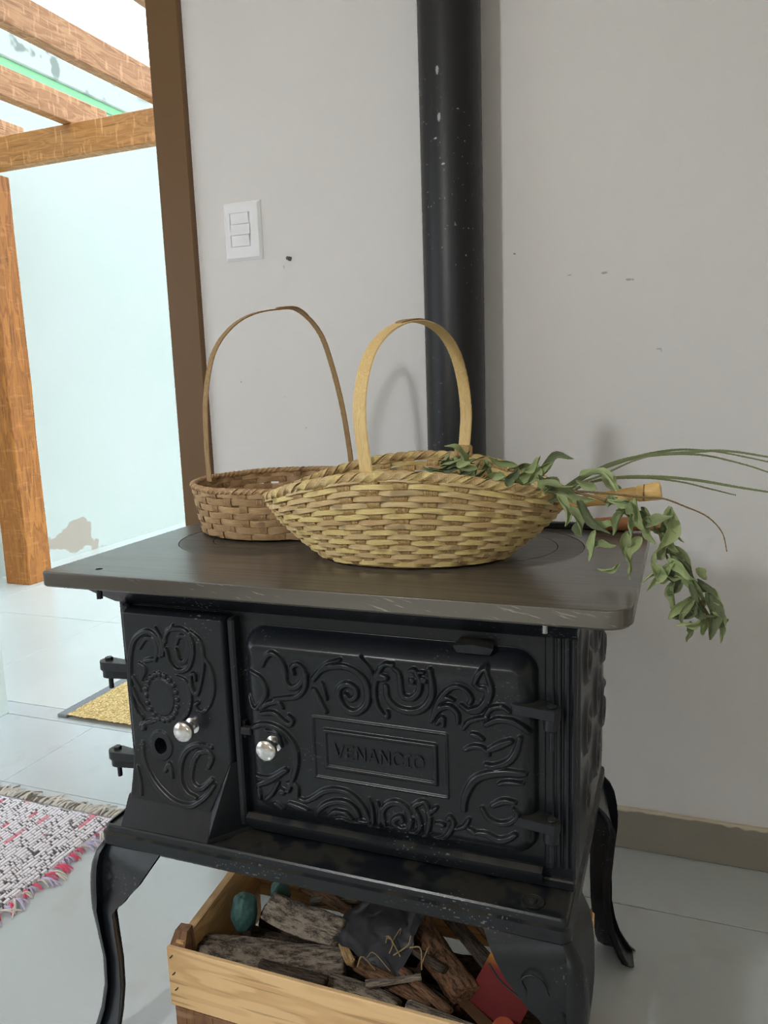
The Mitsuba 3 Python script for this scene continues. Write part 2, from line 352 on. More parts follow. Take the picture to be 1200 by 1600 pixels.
# traced relief strokes (mm in the door plane, half width) and plant axes (m)
OVEN=[([(-557,682),(-547,697),(-537,704),(-525,697),(-521,681),(-521,662),(-513,653),(-500,658),(-492,670),(-490,684),(-498,691),(-508,684),(-507,675)],np.float64(3.3)),([(-541,632),(-521,636),(-503,641),(-490,656),(-486,677)],np.float64(2.8)),([(-578,670),(-562,662),(-554,647),(-557,632),(-571,614)],np.float64(2.8)),([(-588,631),(-581,617),(-573,613)],np.float64(2.3)),([(-564,615),(-550,625),(-534,628),(-528,621)],np.float64(2.7)),([(-565,607),(-543,610),(-528,600),(-518,596),(-513,604),(-519,609)],np.float64(3.1)),([(-584,581),(-565,590),(-542,589),(-522,577),(-511,559),(-510,540),(-515,520),(-527,491)],np.float64(3.4)),([(-558,582),(-540,579),(-533,561)],np.float64(2.3)),([(-477,669),(-462,685),(-443,693),(-424,695),(-408,688),(-397,674),(-394,656),(-398,640),(-413,628),(-429,631),(-438,646),(-437,660),(-425,668),(-413,663),(-412,652),(-421,646),(-427,652)],np.float64(3.7)),([(-472,677),(-452,697),(-430,706)],np.float64(1.5)),([(-476,653),(-469,636),(-460,624)],np.float64(4.4)),([(-463,666),(-457,642)],np.float64(2.0)),([(-400,711),(-389,699),(-385,686),(-387,675)],np.float64(2.1)),([(-353,707),(-368,703),(-379,684),(-384,664),(-381,642),(-371,629),(-366,628),(-366,635)],np.float64(2.7)),([(-367,672),(-365,654),(-352,642),(-333,639),(-315,646),(-303,663),(-301,684),(-301,704)],np.float64(3.7)),([(-353,701),(-346,695),(-346,672),(-342,659),(-330,659),(-320,670),(-318,686),(-322,701),(-329,700)],np.float64(3.2)),([(-373,701),(-361,707),(-353,703)],np.float64(1.9)),([(-380,683),(-366,685)],np.float64(4.8)),([(-329,685),(-328,683)],np.float64(4.3)),([(-312,688),(-311,686)],np.float64(4.3)),([(-317,699),(-310,700)],np.float64(1.9)),([(-304,629),(-295,655),(-281,675),(-268,683),(-255,679),(-248,668),(-251,661)],np.float64(2.7)),([(-292,658),(-281,665),(-272,663)],np.float64(2.1)),([(-302,632),(-293,647),(-279,653),(-268,645),(-267,632)],np.float64(2.8)),([(-297,626),(-288,636),(-287,625)],np.float64(2.4)),([(-262,657),(-251,650),(-238,653),(-225,670),(-221,688),(-225,707),(-227,716)],np.float64(2.7)),([(-243,690),(-237,704),(-229,714)],np.float64(2.5)),([(-243,690),(-237,684),(-229,683),(-227,672),(-236,658),(-251,652)],np.float64(2.9)),([(-229,648),(-221,658),(-208,661),(-198,656)],np.float64(2.5)),([(-260,624),(-251,636),(-234,643),(-227,645)],np.float64(2.3)),([(-249,618),(-241,617),(-234,614)],np.float64(2.9)),([(-230,634),(-213,643),(-196,643),(-184,638),(-174,629)],np.float64(3.3)),([(-185,621),(-190,602),(-200,587),(-218,578),(-230,578)],np.float64(3.3)),([(-224,600),(-211,608),(-197,616)],np.float64(3.8)),([(-258,595),(-247,601),(-234,601),(-226,593)],np.float64(2.5)),([(-180,572),(-203,571),(-229,564),(-245,554),(-254,540),(-260,523),(-261,509)],np.float64(4.2)),([(-236,515),(-228,502),(-213,497),(-198,502),(-189,513),(-193,521)],np.float64(2.9)),([(-222,521),(-207,530),(-193,531)],np.float64(3.3)),([(-213,553),(-204,557),(-182,559)],np.float64(2.4)),([(-242,478),(-230,478),(-215,473),(-202,477),(-192,485)],np.float64(3.5)),([(-273,478),(-261,484),(-254,496)],np.float64(2.3)),([(-255,481),(-246,477)],np.float64(3.0)),([(-311,450),(-293,458),(-283,470),(-276,485),(-280,495),(-284,490)],np.float64(2.7)),([(-300,481),(-290,481)],np.float64(2.8)),([(-308,496),(-299,506)],np.float64(2.3)),([(-341,457),(-329,461),(-324,477),(-328,486),(-332,486)],np.float64(2.5)),([(-334,498),(-327,507),(-317,510),(-312,502),(-310,483),(-315,462),(-323,454)],np.float64(2.7)),([(-513,483),(-500,480),(-485,488),(-469,500),(-449,506),(-430,504),(-414,493),(-403,476),(-401,464),(-415,463)],np.float64(3.1)),([(-486,458),(-473,475),(-455,486),(-436,489),(-421,482),(-415,471)],np.float64(3.1)),([(-464,462),(-451,472),(-436,472),(-427,464)],np.float64(2.9)),([(-454,457),(-442,460),(-425,452),(-404,450),(-387,457),(-383,484),(-386,497)],np.float64(2.6)),([(-399,500),(-395,489),(-394,463),(-404,454)],np.float64(2.2)),([(-377,464),(-379,485),(-369,498),(-355,502),(-342,494),(-338,478),(-343,465),(-356,463),(-363,473),(-353,482),(-349,476)],np.float64(3.5)),([(-331,460),(-324,471),(-326,485),(-332,500),(-321,509)],np.float64(3.2)),([(-526,471),(-513,468),(-498,466)],np.float64(3.6)),([(-527,503),(-514,502),(-512,485)],np.float64(3.4)),([(-582,491),(-558,503),(-528,524)],np.float64(3.7)),([(-581,506),(-555,508),(-530,525)],np.float64(2.5)),([(-577,489),(-576,470)],np.float64(3.0)),([(-542,503),(-554,483),(-565,472)],np.float64(2.5)),([(-540,488),(-535,489)],np.float64(4.6)),([(-550,467),(-540,458)],np.float64(3.2)),([(-520,450),(-530,449)],np.float64(1.8))]
FIRE=[([(-734,679),(-734,702),(-745,714),(-759,715),(-779,701),(-789,676),(-793,650),(-794,616),(-788,585),(-777,573)],np.float64(3.5)),([(-771,688),(-757,705),(-743,704),(-738,689),(-743,671)],np.float64(3.2)),([(-764,668),(-746,673)],np.float64(2.9)),([(-774,662),(-766,655),(-770,639)],np.float64(4.4)),([(-788,640),(-778,623),(-767,616)],np.float64(3.0)),([(-790,621),(-781,599),(-767,587)],np.float64(2.5)),([(-732,679),(-728,703),(-738,724)],np.float64(2.2)),([(-728,680),(-722,708),(-706,730)],np.float64(2.2)),([(-722,703),(-718,719),(-700,725),(-684,722),(-674,705),(-676,682),(-686,664),(-704,659),(-717,671),(-721,691)],np.float64(3.4)),([(-702,702),(-696,713),(-684,712),(-680,694),(-688,676),(-699,675),(-703,692)],np.float64(3.4)),([(-675,722),(-659,709),(-656,684),(-661,656),(-672,625),(-680,634),(-681,652),(-674,657),(-673,647)],np.float64(2.9)),([(-653,682),(-644,666),(-642,638),(-651,612),(-666,597),(-677,606),(-671,612)],np.float64(3.1)),([(-707,649),(-691,643),(-684,623),(-689,597),(-702,580)],np.float64(2.9)),([(-780,559),(-777,558)],np.float64(6.3)),([(-772,566),(-753,573)],np.float64(3.2)),([(-654,542),(-677,542),(-698,531),(-709,511),(-708,484),(-695,468),(-678,463)],np.float64(3.9)),([(-652,493),(-671,477),(-688,485),(-688,509),(-678,529),(-660,534),(-653,525),(-659,510)],np.float64(3.7)),([(-781,532),(-778,506),(-762,481),(-740,463),(-714,451),(-685,451),(-660,468),(-647,486)],np.float64(3.5)),([(-737,493),(-730,505),(-723,487)],np.float64(3.0)),([(-790,493),(-781,472),(-777,454)],np.float64(2.5))]
LEAVES=[[-0.125,1.03,0.95,-0.074,1.0,0.932,np.float64(0.0168)],[-0.099,1.06,0.947,-0.074,1.04,0.933,np.float64(0.0123)],[-0.085,1.05,0.948,-0.076,1.03,0.931,np.float64(0.011)],[-0.126,1.02,0.918,-0.081,0.985,0.883,np.float64(0.0178)],[-0.107,1.02,0.889,-0.078,1.0,0.89,np.float64(0.0143)],[-0.065,1.0,0.917,-0.078,0.985,0.881,np.float64(0.014)],[-0.053,1.0,0.926,-0.04,0.985,0.887,np.float64(0.0175)],[-0.06,0.99,0.923,-0.053,0.98,0.901,np.float64(0.0138)],[-0.054,0.99,0.908,-0.057,0.98,0.877,np.float64(0.0161)],[-0.062,0.985,0.886,-0.058,0.975,0.835,np.float64(0.0161)],[-0.044,0.99,0.879,-0.058,0.975,0.849,np.float64(0.0138)],[-0.056,0.99,0.843,-0.057,0.985,0.825,np.float64(0.0092)],[-0.101,1.0,0.884,-0.107,0.99,0.845,np.float64(0.0128)],[-0.106,1.0,0.866,-0.074,0.985,0.868,np.float64(0.0112)],[-0.07,1.0,0.842,-0.097,0.99,0.836,np.float64(0.0084)],[-0.127,1.02,0.889,-0.117,1.0,0.875,np.float64(0.0119)],[-0.014,1.0,0.917,-0.027,0.98,0.862,np.float64(0.0175)],[-0.011,1.0,0.916,-0.015,1.0,0.881,np.float64(0.0116)],[-0.04,1.0,0.902,-0.028,0.99,0.871,np.float64(0.0128)],[-0.018,1.0,0.872,-0.03,0.985,0.84,np.float64(0.0198)],[-0.033,0.985,0.846,0.004,1.0,0.827,np.float64(0.0184)],[-0.008,1.0,0.868,0.032,1.0,0.814,np.float64(0.0144)],[-0.014,1.0,0.868,0.024,1.0,0.81,np.float64(0.0135)],[0.003,1.0,0.835,0.032,1.0,0.801,np.float64(0.0128)],[0.006,1.0,0.823,-0.044,0.99,0.793,np.float64(0.0105)],[-0.005,1.0,0.823,-0.001,0.99,0.784,np.float64(0.0144)],[0.023,1.0,0.803,-0.01,0.98,0.78,np.float64(0.0163)],[0.031,1.0,0.81,0.038,0.99,0.754,np.float64(0.0198)],[0.024,1.01,0.796,0.03,1.01,0.753,np.float64(0.0141)],[0.043,1.0,0.775,0.058,1.0,0.779,np.float64(0.0098)],[0.029,1.0,0.774,-0.002,0.98,0.773,np.float64(0.0116)],[0.015,1.0,0.773,0.011,1.0,0.746,np.float64(0.0116)],[0.041,1.0,0.775,0.05,1.0,0.747,np.float64(0.0093)],[0.019,1.0,0.84,0.032,1.0,0.828,np.float64(0.0116)],[0.042,1.0,0.797,0.045,1.0,0.769,np.float64(0.014)],[-0.047,1.01,0.913,-0.031,1.0,0.898,np.float64(0.0106)],[-0.104,1.05,0.929,-0.133,1.06,0.939,np.float64(0.011)],[-0.302,1.12,0.963,-0.307,1.1,0.917,np.float64(0.0142)],[-0.268,1.1,0.963,-0.259,1.09,0.931,np.float64(0.0148)],[-0.303,1.12,0.93,-0.279,1.12,0.957,np.float64(0.0115)],[-0.338,1.12,0.945,-0.337,1.1,0.915,np.float64(0.0097)],[-0.321,1.13,0.944,-0.362,1.12,0.922,np.float64(0.0107)],[-0.225,1.09,0.926,-0.166,1.07,0.962,np.float64(0.0172)],[-0.254,1.07,0.91,-0.203,1.07,0.93,np.float64(0.0169)],[-0.264,1.09,0.93,-0.238,1.07,0.911,np.float64(0.0215)],[-0.198,1.07,0.933,-0.185,1.05,0.907,np.float64(0.0161)],[-0.184,1.06,0.933,-0.152,1.05,0.923,np.float64(0.0176)],[-0.166,1.05,0.928,-0.107,1.02,0.92,np.float64(0.0141)],[-0.154,1.03,0.923,-0.14,1.01,0.885,np.float64(0.0155)],[-0.134,1.02,0.91,-0.118,1.0,0.876,np.float64(0.0145)],[-0.295,1.1,0.915,-0.273,1.1,0.933,np.float64(0.013)],[-0.229,1.06,0.92,-0.186,1.06,0.927,np.float64(0.0134)],[-0.288,1.11,0.949,-0.293,1.1,0.919,np.float64(0.0123)],[-0.212,1.06,0.909,-0.194,1.06,0.926,np.float64(0.0126)],[-0.183,1.08,0.953,-0.2,1.07,0.931,np.float64(0.0145)],[-0.155,1.06,0.939,-0.172,1.04,0.922,np.float64(0.0168)],[-0.132,1.06,0.932,-0.163,1.06,0.931,np.float64(0.0126)]]
STEMS={'main':[[-0.345,1.14,0.931],[-0.289,1.12,0.92],[-0.237,1.1,0.916],[-0.158,1.06,0.926],[-0.094,1.01,0.922],[-0.055,1.0,0.908],[-0.028,1.0,0.889],[-0.018,1.0,0.861],[-0.008,1.0,0.841],[0.014,1.0,0.814],[0.032,1.0,0.787],[0.038,1.0,0.751]],'twig':[[-0.375,1.12,0.921],[-0.348,1.15,0.94],[-0.32,1.17,0.953]],'side':[[-0.15,1.06,0.926],[-0.096,1.03,0.927],[-0.048,1.01,0.926],[-0.021,1.0,0.926],[0.004,1.0,0.917],[0.03,1.0,0.905],[0.047,1.0,0.886],[0.053,1.0,0.863]],'g1':[[-0.174,1.05,0.91],[-0.135,1.08,0.935],[-0.095,1.1,0.955],[-0.054,1.1,0.967],[-0.005,1.1,0.972],[0.049,1.1,0.975],[0.102,1.1,0.967],[0.132,1.1,0.959]],'g2':[[-0.174,1.05,0.905],[-0.132,1.09,0.936],[-0.087,1.11,0.957],[-0.038,1.12,0.967],[0.019,1.12,0.968],[0.066,1.12,0.958],[0.105,1.12,0.945],[0.135,1.12,0.931]],'g3':[[-0.165,1.05,0.91],[-0.118,1.08,0.933],[-0.078,1.1,0.939],[-0.028,1.1,0.94],[0.019,1.1,0.936],[0.066,1.1,0.928],[0.104,1.1,0.922],[0.134,1.1,0.917]],'g4':[[-0.162,1.06,0.913],[-0.112,1.1,0.933],[-0.054,1.12,0.936],[-0.004,1.13,0.93],[0.037,1.14,0.919],[0.069,1.14,0.911]],'g5':[[-0.171,1.06,0.911],[-0.129,1.1,0.939],[-0.071,1.12,0.961],[-0.014,1.13,0.973],[0.035,1.13,0.972],[0.082,1.13,0.963],[0.128,1.13,0.952]],'g6':[[-0.174,1.05,0.914],[-0.134,1.07,0.932],[-0.101,1.08,0.944],[-0.065,1.09,0.961],[-0.037,1.09,0.97]],'cane':[[-0.161,1.09,0.9],[-0.025,1.09,0.923]],'lower':[[-0.14,1.33,0.831],[-0.031,1.33,0.831]]}

# ------------------------------------------------------------------ the setting
def struct(key, parts, mat, **k):
    return add(key, cat(parts) if isinstance(parts, list) else parts, mat, kind='structure', **k)
CEIL = 2.72
YB = 1.725                               # face of the wall behind the stove
XL, XR, YF0 = -3.05, 2.6, -3.2
struct('wall_back', [box(-1.215, XR + .15, YB, 1.88, 0, CEIL, .004), box(XL - .15, -2.15, YB, 1.87, 0, CEIL), box(-2.16, -1.2, YB, 1.87, 2.26, CEIL)], 'm_wall')
struct('wall_left', [box(XL - .15, XL, YF0, YB, 0, UNSEEN_OPEN_L[2], .001), box(XL - .15, XL, YF0, YB, UNSEEN_OPEN_L[3], CEIL, .001), box(XL - .15, XL, YF0, UNSEEN_OPEN_L[0], UNSEEN_OPEN_L[2], UNSEEN_OPEN_L[3], .001), box(XL - .15, XL, UNSEEN_OPEN_L[1], YB, UNSEEN_OPEN_L[2], UNSEEN_OPEN_L[3], .001)], 'm_wall_cream')
struct('wall_front', [box(XL - .15, XR + .15, YF0 - .15, YF0, 0, UNSEEN_OPEN_F[2], .001), box(XL - .15, XR + .15, YF0 - .15, YF0, UNSEEN_OPEN_F[3], CEIL, .001), box(XL - .15, UNSEEN_OPEN_F[0], YF0 - .15, YF0, UNSEEN_OPEN_F[2], UNSEEN_OPEN_F[3], .001), box(UNSEEN_OPEN_F[1], XR + .15, YF0 - .15, YF0, UNSEEN_OPEN_F[2], UNSEEN_OPEN_F[3], .001)], 'm_wall_cream')
struct('wall_right', box(XR, XR + .15, YF0, YB, 0, CEIL, .001), 'm_wall_cream')
struct('ceiling', box(XL - .15, XR + .15, YF0 - .15, 1.88, CEIL, CEIL + .12, .001), 'm_ceiling')
struct('trim_1', box(-2.152, -2.136, YB - .004, 1.885, 0, 2.26, .002), 'm_mint')
struct('baseboard_back', box(-1.137, XR, YB - .011, YB + .002, 0, .1, .003), 'm_baseboard')
struct('baseboard_right', box(XR - .011, XR + .002, YF0, YB - .012, 0, .1, .003), 'm_baseboard')

# door frame: jamb post with its stop, proud of the wall
struct('door_1', [box(-1.230, -1.139, YB - .017, YB + .10, 0, 2.28, .003), box(-2.15, -1.229, YB - .017, YB + .10, 2.2, 2.28, .003)], 'm_door_frame')

# floors: a bed of grout with one tile at a time on it
struct('floor', box(XL - .3, XR + .15, YF0 - .15, 1.965, -.05, -.003, .001), 'm_grout')
def tiles(xs, ys, holder, clip, mat='m_tile'):
    for a in range(len(xs) - 1):
        for b in range(len(ys) - 1):
            x0, x1, y0, y1 = max(xs[a], clip[0]), min(xs[a + 1], clip[1]), max(ys[b], clip[2]), min(ys[b + 1], clip[3])
            if x1 - x0 > .02 and y1 - y0 > .02:
                g = .0012
                add(holder + '__tile', box(x0 + g, x1 - g, y0 + g, y1 - g, -.02, 0, .0012), mat)
tiles([-1.77 + 1.2 * k for k in range(-2, 5)], [1.515 + .82 * k for k in range(-6, 1)] + [1.88], 'floor', (XL, XR, YF0, 1.88))
add('floor__threshold', box(-3.2, -1.215, 1.8815, 1.9635, -.02, 0, .0012), 'm_tile')
struct('patio_floor', box(-3.8, 1.0, 1.966, 7.6, -.05, -.003, .001), 'm_grout')
tiles([-2.53 + .86 * k for k in range(-2, 5)], [1.965 + .865 * k for k in range(0, 8)], 'patio_floor', (-3.78, .9, 1.965, 7.5), 'm_patio_tile')

# patio walls beyond the door
struct('wall_patio', [box(-3.93, -3.78, 1.0, 7.6, -.05, 2.965, .002), box(-3.93, 1.0, 7.5, 7.65, -.05, 2.965, .002)], 'm_mint')
struct('trim_2', box(-3.93, -3.765, 1.0, 7.6, 2.965, 3.016, .002), 'm_green_trim')
struct('trim_3', box(-3.93, -3.745, 1.0, 7.6, 3.016, 3.215, .006), 'm_mint')

# pergola: post, cross beam and rafters
def wobble(mesh, a, k, s):
    m = mesh.subdivide().subdivide().subdivide()
    m.vertices += a * (meshkit.fbm(np.asarray(m.vertices) * k, 3, s)[:, None] - .5) * np.array([1, 1, 1.])
    return m
add('pergola_post', wobble(box(-3.63, -3.45, 3.29, 3.46, 0, 2.234, .004), .010, 6, 1), 'm_post', smooth=25, label='rough orange wooden post standing on the patio tiles at the left edge', category='post')
add('pergola_beam', wobble(box(-3.74, -1.0, 3.285, 3.35, 2.228, 2.380, .004), .005, 8, 2), 'm_beam_x', smooth=25, label='wooden cross beam resting on the patio post, under the rafters', category='beam')
for i, (x, lab) in enumerate(((-2.29, 'grey-brown weathered wooden rafter nearest the door frame, long upper one with rough saw marks'), (-2.85, 'orange-brown wooden rafter, the middle one ending on the cross beam'), (-3.41, 'short visible end of the wooden rafter above the patio post at the left edge'), (-1.73, 'bit of wooden rafter showing in the top corner beside the brown door frame'))):
    add('pergola_rafter', wobble(box(x - .055, x, 1.9, 3.56, 2.38, 2.51, .004), .006, 9, 3 + i), 'm_beam_y', smooth=25, label=lab, category='rafter', group='pergola rafters')

# light switch
sw = thing('light_switch', 'white wall switch plate with three rockers, on the wall beside the door frame', 'light switch')
x0, x1, z0, z1 = -1.057, -.956, 1.380, 1.515
plate = man(hull([(x, y, z) for x, z in ((x0, z0), (x1, z0), (x0, z1), (x1, z1)) for y in (YB + .001, YB - .003)] + [(x, YB - .009, z) for x in (x0 + .006, x1 - .006) for z in (z0 + .006, z1 - .006)]))
plate = tri(plate - man(box(-1.039, -.983, YB - .02, YB - .004, 1.411, 1.490, .0005)))
add(sw + '__plate', plate, 'm_white_plastic')
for k, (a, b) in enumerate(((1.4645, 1.4885), (1.4385, 1.4635), (1.4125, 1.4375))):
    i = .003 if k != 1 else .0005
    add(sw + '__rocker', hull([(x, y, z) for x in (-1.038 + i, -.984 - i) for z in (a, b) for y in (YB - .003, YB - (.0085 if (z == a) == (k != 1) else .0115))]), 'm_white_plastic')
add('wall_plug', cyl((-.889 + .004, YB + .001, 1.3735), (-.889 - .001, YB - .008, 1.3750), .0055, 8, r2=.004), 'm_plug', label='small grey plug sticking out of the wall right of the light switch', category='wall plug')

# unseen lamp behind the camera, placed to light the wall from the left
if UNSEEN_LAMP > 0:
    lp = thing('unseen_pendant_lamp', 'unseen white globe lamp behind the camera, lighting the wall from the left', 'lamp')
    c = np.array(UNSEEN_LAMP_AT)
    add(lp + '__cord', cyl(c + [0, 0, .08], (c[0], c[1], CEIL), .004, 8), 'm_black_hole')
    add(lp + '__cap', cyl(c + [0, 0, .05], c + [0, 0, .09], .025, 20), 'm_white_plastic')
    g = trimesh.creation.icosphere(3, .06); g.apply_translation(c)
    scene[lp + '__globe'] = {**mikit.ply(g, 'm_white_plastic', smooth=True), 'emitter': {'type': 'area', 'radiance': rgb(UNSEEN_LAMP, UNSEEN_LAMP, UNSEEN_LAMP * .99)}}

# rug and doormat
rg = thing('rag_rug', 'black and white woven rag rug with fringes lying on the tiles', 'rug')
nx, ny = 88 * 6 + 1, 60
U, V = np.meshgrid(np.linspace(-2.24, -1.316, nx), np.linspace(.35, 1.452, ny), indexing='ij')
Hh = .006 + .0035 * np.abs(np.sin(U / .0105 * np.pi)) + .0022 * meshkit.noise(np.stack([U * 90, V * 110, U * 0], -1), 3)
edge = np.minimum(np.minimum(U + 2.24, -1.316 - U) / .006, np.minimum(V - .35, 1.452 - V) / .006)
Hh = np.where(edge < .5, .0005, Hh)
add(rg + '__weave', field_mesh(U, V, Hh, Hh > -1, lambda u, v, h: np.stack([u, v, h], 1)), 'm_rug', smooth=True)
fr = {'m_yarn_grey': [], 'm_yarn_dark': [], 'm_yarn_pink': [], 'm_yarn_lilac': []}
for k in range(150):                                                # far end: short knotted warp ends
    x = -2.23 + .912 * k / 149 + R.uniform(-.003, .003); a = R.uniform(-.5, .9); L = R.uniform(.03, .06)
    P = [(x, 1.448, .006), (x + a * L * .4, 1.448 + L * .5, .010), (x + a * L, 1.448 + L * R.uniform(.6, 1), .003)]
    fr[R.choice(['m_yarn_grey', 'm_yarn_grey', 'm_yarn_dark'])].append(tube(spline(P, 6), [.0022, .0026, .0026, .0026, .0024, .0016], 5))
for k in range(95):                                                 # long side: loose tassels
    y = .38 + 1.06 * k / 94 + R.uniform(-.006, .006); L = R.uniform(.02, .055); a = R.uniform(-.9, .3)
    col = R.choice(['m_yarn_lilac', 'm_yarn_lilac', 'm_yarn_grey', 'm_yarn_pink'])
    for q in range(3):
        d = a + R.uniform(-.35, .35)
        P = [(-1.319, y, .006), (-1.319 + L * .5, y + d * L * .4, .008 + R.uniform(0, .006)), (-1.319 + L * R.uniform(.8, 1.1), y + d * L, .0022)]
        fr[col].append(tube(spline(P, 6), [.0016, .002, .002, .002, .002, .0012], 5))
for (m, meshes), lab in zip(fr.items(), ('off-white fringe threads', 'dark fringe threads', 'pink tassel threads', 'lilac tassel threads')):
    k = add(rg + '__fringe', cat(meshes), m, smooth=40); tag(k, lab, kind='stuff')
mt = thing('doormat', 'tan coir doormat with grey border lying outside the threshold', 'doormat')
add(mt + '__border', cat([box(-1.945, -1.905, 1.905, 2.62, 0, .012, .003), box(-1.15, -1.11, 1.905, 2.62, 0, .012, .003), box(-1.905, -1.15, 2.58, 2.62, 0, .012, .003)]), 'm_mat_border')
U, V = np.meshgrid(np.linspace(-1.905, -1.15, 190), np.linspace(1.905, 2.58, 170), indexing='ij')
Hh = .009 + .008 * meshkit.fbm(np.stack([U * 150, V * 150, U * 0], -1), 2, 5)
k = add(mt + '__coir', field_mesh(U, V, Hh, Hh > -1, lambda u, v, h: np.stack([u, v, h], 1)), 'm_coir', smooth=True); tag(k, 'bristly tan coir', kind='stuff')

# ------------------------------------------------------------------ the cast iron stove
st = thing('wood_stove', 'black cast iron wood stove with ornate relief doors and curved legs', 'stove')
ZT, ZS = .8175, .794                         # top and underside of the hot plate
SX0, SX1, SY0, SY1 = -.889, -.047, .869, 1.375
def corner(cx, cy, r, a0):
    return [(cx + r * math.cos(math.radians(a0 + t)), cy + r * math.sin(math.radians(a0 + t))) for t in np.linspace(0, 90, 9)]
def slab_outline(i):
    a, b = .008, .034
    return corner(SX1 - b, SY0 + b, b - i, -90) + corner(SX1 - a, SY1 - a, a - i, 0) + corner(SX0 + a, SY1 - a, a - i, 90) + corner(SX0 + a, SY0 + a, a - i, 180)
L = [[(x, y, z) for x, y in slab_outline(i)] for i, z in ((.003, ZS), (0, ZS + .003), (0, ZT - .0025), (.0007, ZT - .0008), (.0025, ZT))]
slab = man(rings([np.array(q) for q in L]))
LR, RR = (-.676, 1.172), (-.295, 1.180)
for (x, y), r in ((LR, .150), (RR, .160)):
    slab = slab - mcyl(x, y, ZT - .008, ZT + .01, r)
slab = slab - mcyl(-.809, .903, ZS - .01, ZT + .01, .0055, 24)
add(st + '__top', tri(slab), 'm_slab', smooth=35)
def ring(c, r0, r1, lab):
    d = mcyl(c[0], c[1], ZT - .009, ZT - .0004, r1 - .0011)
    if r0:
        d = d - mcyl(c[0], c[1], ZT - .02, ZT + .01, r0)
    k = add(st + '__top__ring', tri(d), 'm_ring', smooth=35)
for c, rr in ((LR, (0, .042, .092, .150)), (RR, (0, .055, .120, .160))):
    for a, b in zip(rr[:-1], rr[1:]):
        ring(c, a, b, '')
# body shell, panels and mouldings
BX0, BX1, BY, BB = -.826, -.117, .957, 1.30
body = [box(BX0, BX1, BY, BB, .40, .80, .003)]
for x, r in ((-.1205, .0035), (-.129, .0045), (-.139, .0035)):       # fluted corner
    body.append(cyl((x, BY, .435), (x, BY, .79), r, 10))
body.append(box(-.157, -.145, BY - .004, BY + .01, .43, .79, .002))
body.append(box(-.60, -.117, BY - .006, BY + .01, .404, .418, .002))
add(st + '__body', cat(body), 'm_iron', smooth=35)
add(st + '__sill', cat([hull([(x, y, z) for x in (-.606, -.158) for y, z in ((BY, .432), (BY - .012, .437), (BY - .02, .432), (BY - .02, .424), (BY, .410), (BY - .012, .410))])]), 'm_iron', smooth=30)
add(st + '__cornice', hull([(x, y, .752) for x in (BX0 - .002, BX1 + .001) for y in (BY - .003, BB)] + [(BX0 - .045, .915, .788), (BX0 - .045, .915, .794), (BX1 + .006, .915, .794), (BX1 + .004, .920, .785), (BX0 - .045, BB + .03, .794), (BX1 + .006, BB + .03, .794), (BX0 - .02, .94, .765)]), 'm_iron', smooth=20)
# right side panel with its relief
U, V = np.meshgrid(np.linspace(BY + .006, BB - .012, 120), np.linspace(.41, .785, 140), indexing='ij')
side = []
for y, z, s in ((1.03, .70, 1), (1.03, .60, -1), (1.03, .50, 1), (1.16, .70, -1), (1.16, .60, 1), (1.16, .50, -1), (1.25, .65, 1), (1.25, .54, -1)):
    side.append(([((y + .045 * (1 - t / 14) * math.cos(s * t * .75)) * 1000, (z + .045 * (1 - t / 14) * math.sin(t * .75)) * 1000) for t in range(0, 13)], 7))
Hs = relief(U, V, side, .007) + .004 * np.clip(rrect(U, V, BY + .01, BB - .016, .42, .775, .03) / .004, 0, 1)
add(st + '__side_panel', field_mesh(U, V, blur(Hs, .7), U > 0, lambda u, v, h: np.stack([BX1 - .0005 + h, u, v], 1)), 'm_iron', smooth=True)

# oven door
n_u, n_v = 460, 300
U, V = np.meshgrid(np.linspace(-.600, -.158, n_u), np.linspace(.440, .742, n_v), indexing='ij')
d = rrect(U, V, -.593, -.166, .449, .733, .030)
x = np.clip(d / .024, 0, 1)
base = .022 * np.sqrt(np.clip(1 - (1 - x) ** 2, 0, 1))
roll = .008 * np.exp(-((V - .706) / .020) ** 2) * np.clip(d / .02, 0, 1)
h = base + roll
rel = relief(U, V, [(a, b * 1.5) for a, b in OVEN], .0070)
def frame_band(u0, u1, v0, v1, w):
    q = rrect(U, V, u0, u1, v0, v1, .003)
    return np.clip(q / .0015, 0, 1) * np.clip((w - q) / .0015, 0, 1), q
b1, q1 = frame_band(-.483, -.281, .519, .615, .0045)
b2, q2 = frame_band(-.466, -.296, .536, .598, .0075)
rel = rel * (q1 < 0)
rel = np.maximum(rel, .0032 * b1); rel = np.maximum(rel, .0045 * b2)
b3, q3 = frame_band(-.459, -.303, .543, .591, .05)
rel = np.maximum(rel, .0022 * np.clip(q3 / .0015, 0, 1))
h = h + blur(rel, .75) * np.clip(d / .006, 0, 1)
YP = BY - .001
od = st + '__oven_door'
add(od, field_mesh(U, V, h, d > -.001, lambda u, v, hh: np.stack([u, YP - hh, v], 1)), 'm_iron', smooth=True)
tm = meshkit.text_mesh('VENANCIO', .0195, .0030)
w = tm.bounds[1, 0] - tm.bounds[0, 0]
tm.vertices[:, 0] = (tm.vertices[:, 0] - tm.bounds[0, 0]) * .134 / w
tm.apply_transform(np.array([[1, 0, 0, -.449], [0, 0, -1, YP - .0238], [0, 1, 0, .5575], [0, 0, 0, 1.]]))
k = add(od + '__lettering', tm, 'm_iron'); tag(k, 'raised capital letters on the name plate')
def knob(parent, x, z, y, rr=.0172):
    k = add(parent + '__knob', lathe([(0, .0125), (.004, .0125), (.006, .0075), (.016, .0072), (.019, .009), (.022, rr * .92), (.0250, rr), (.029, rr * .95), (.0318, rr * .75), (.0332, rr * .4), (.0336, .0005)], (x, y, z), (0, -1, 0), 32), 'm_chrome', smooth=40)
    tag(k, 'round chrome knob')
knob(od, -.546, .563, YP - .021)
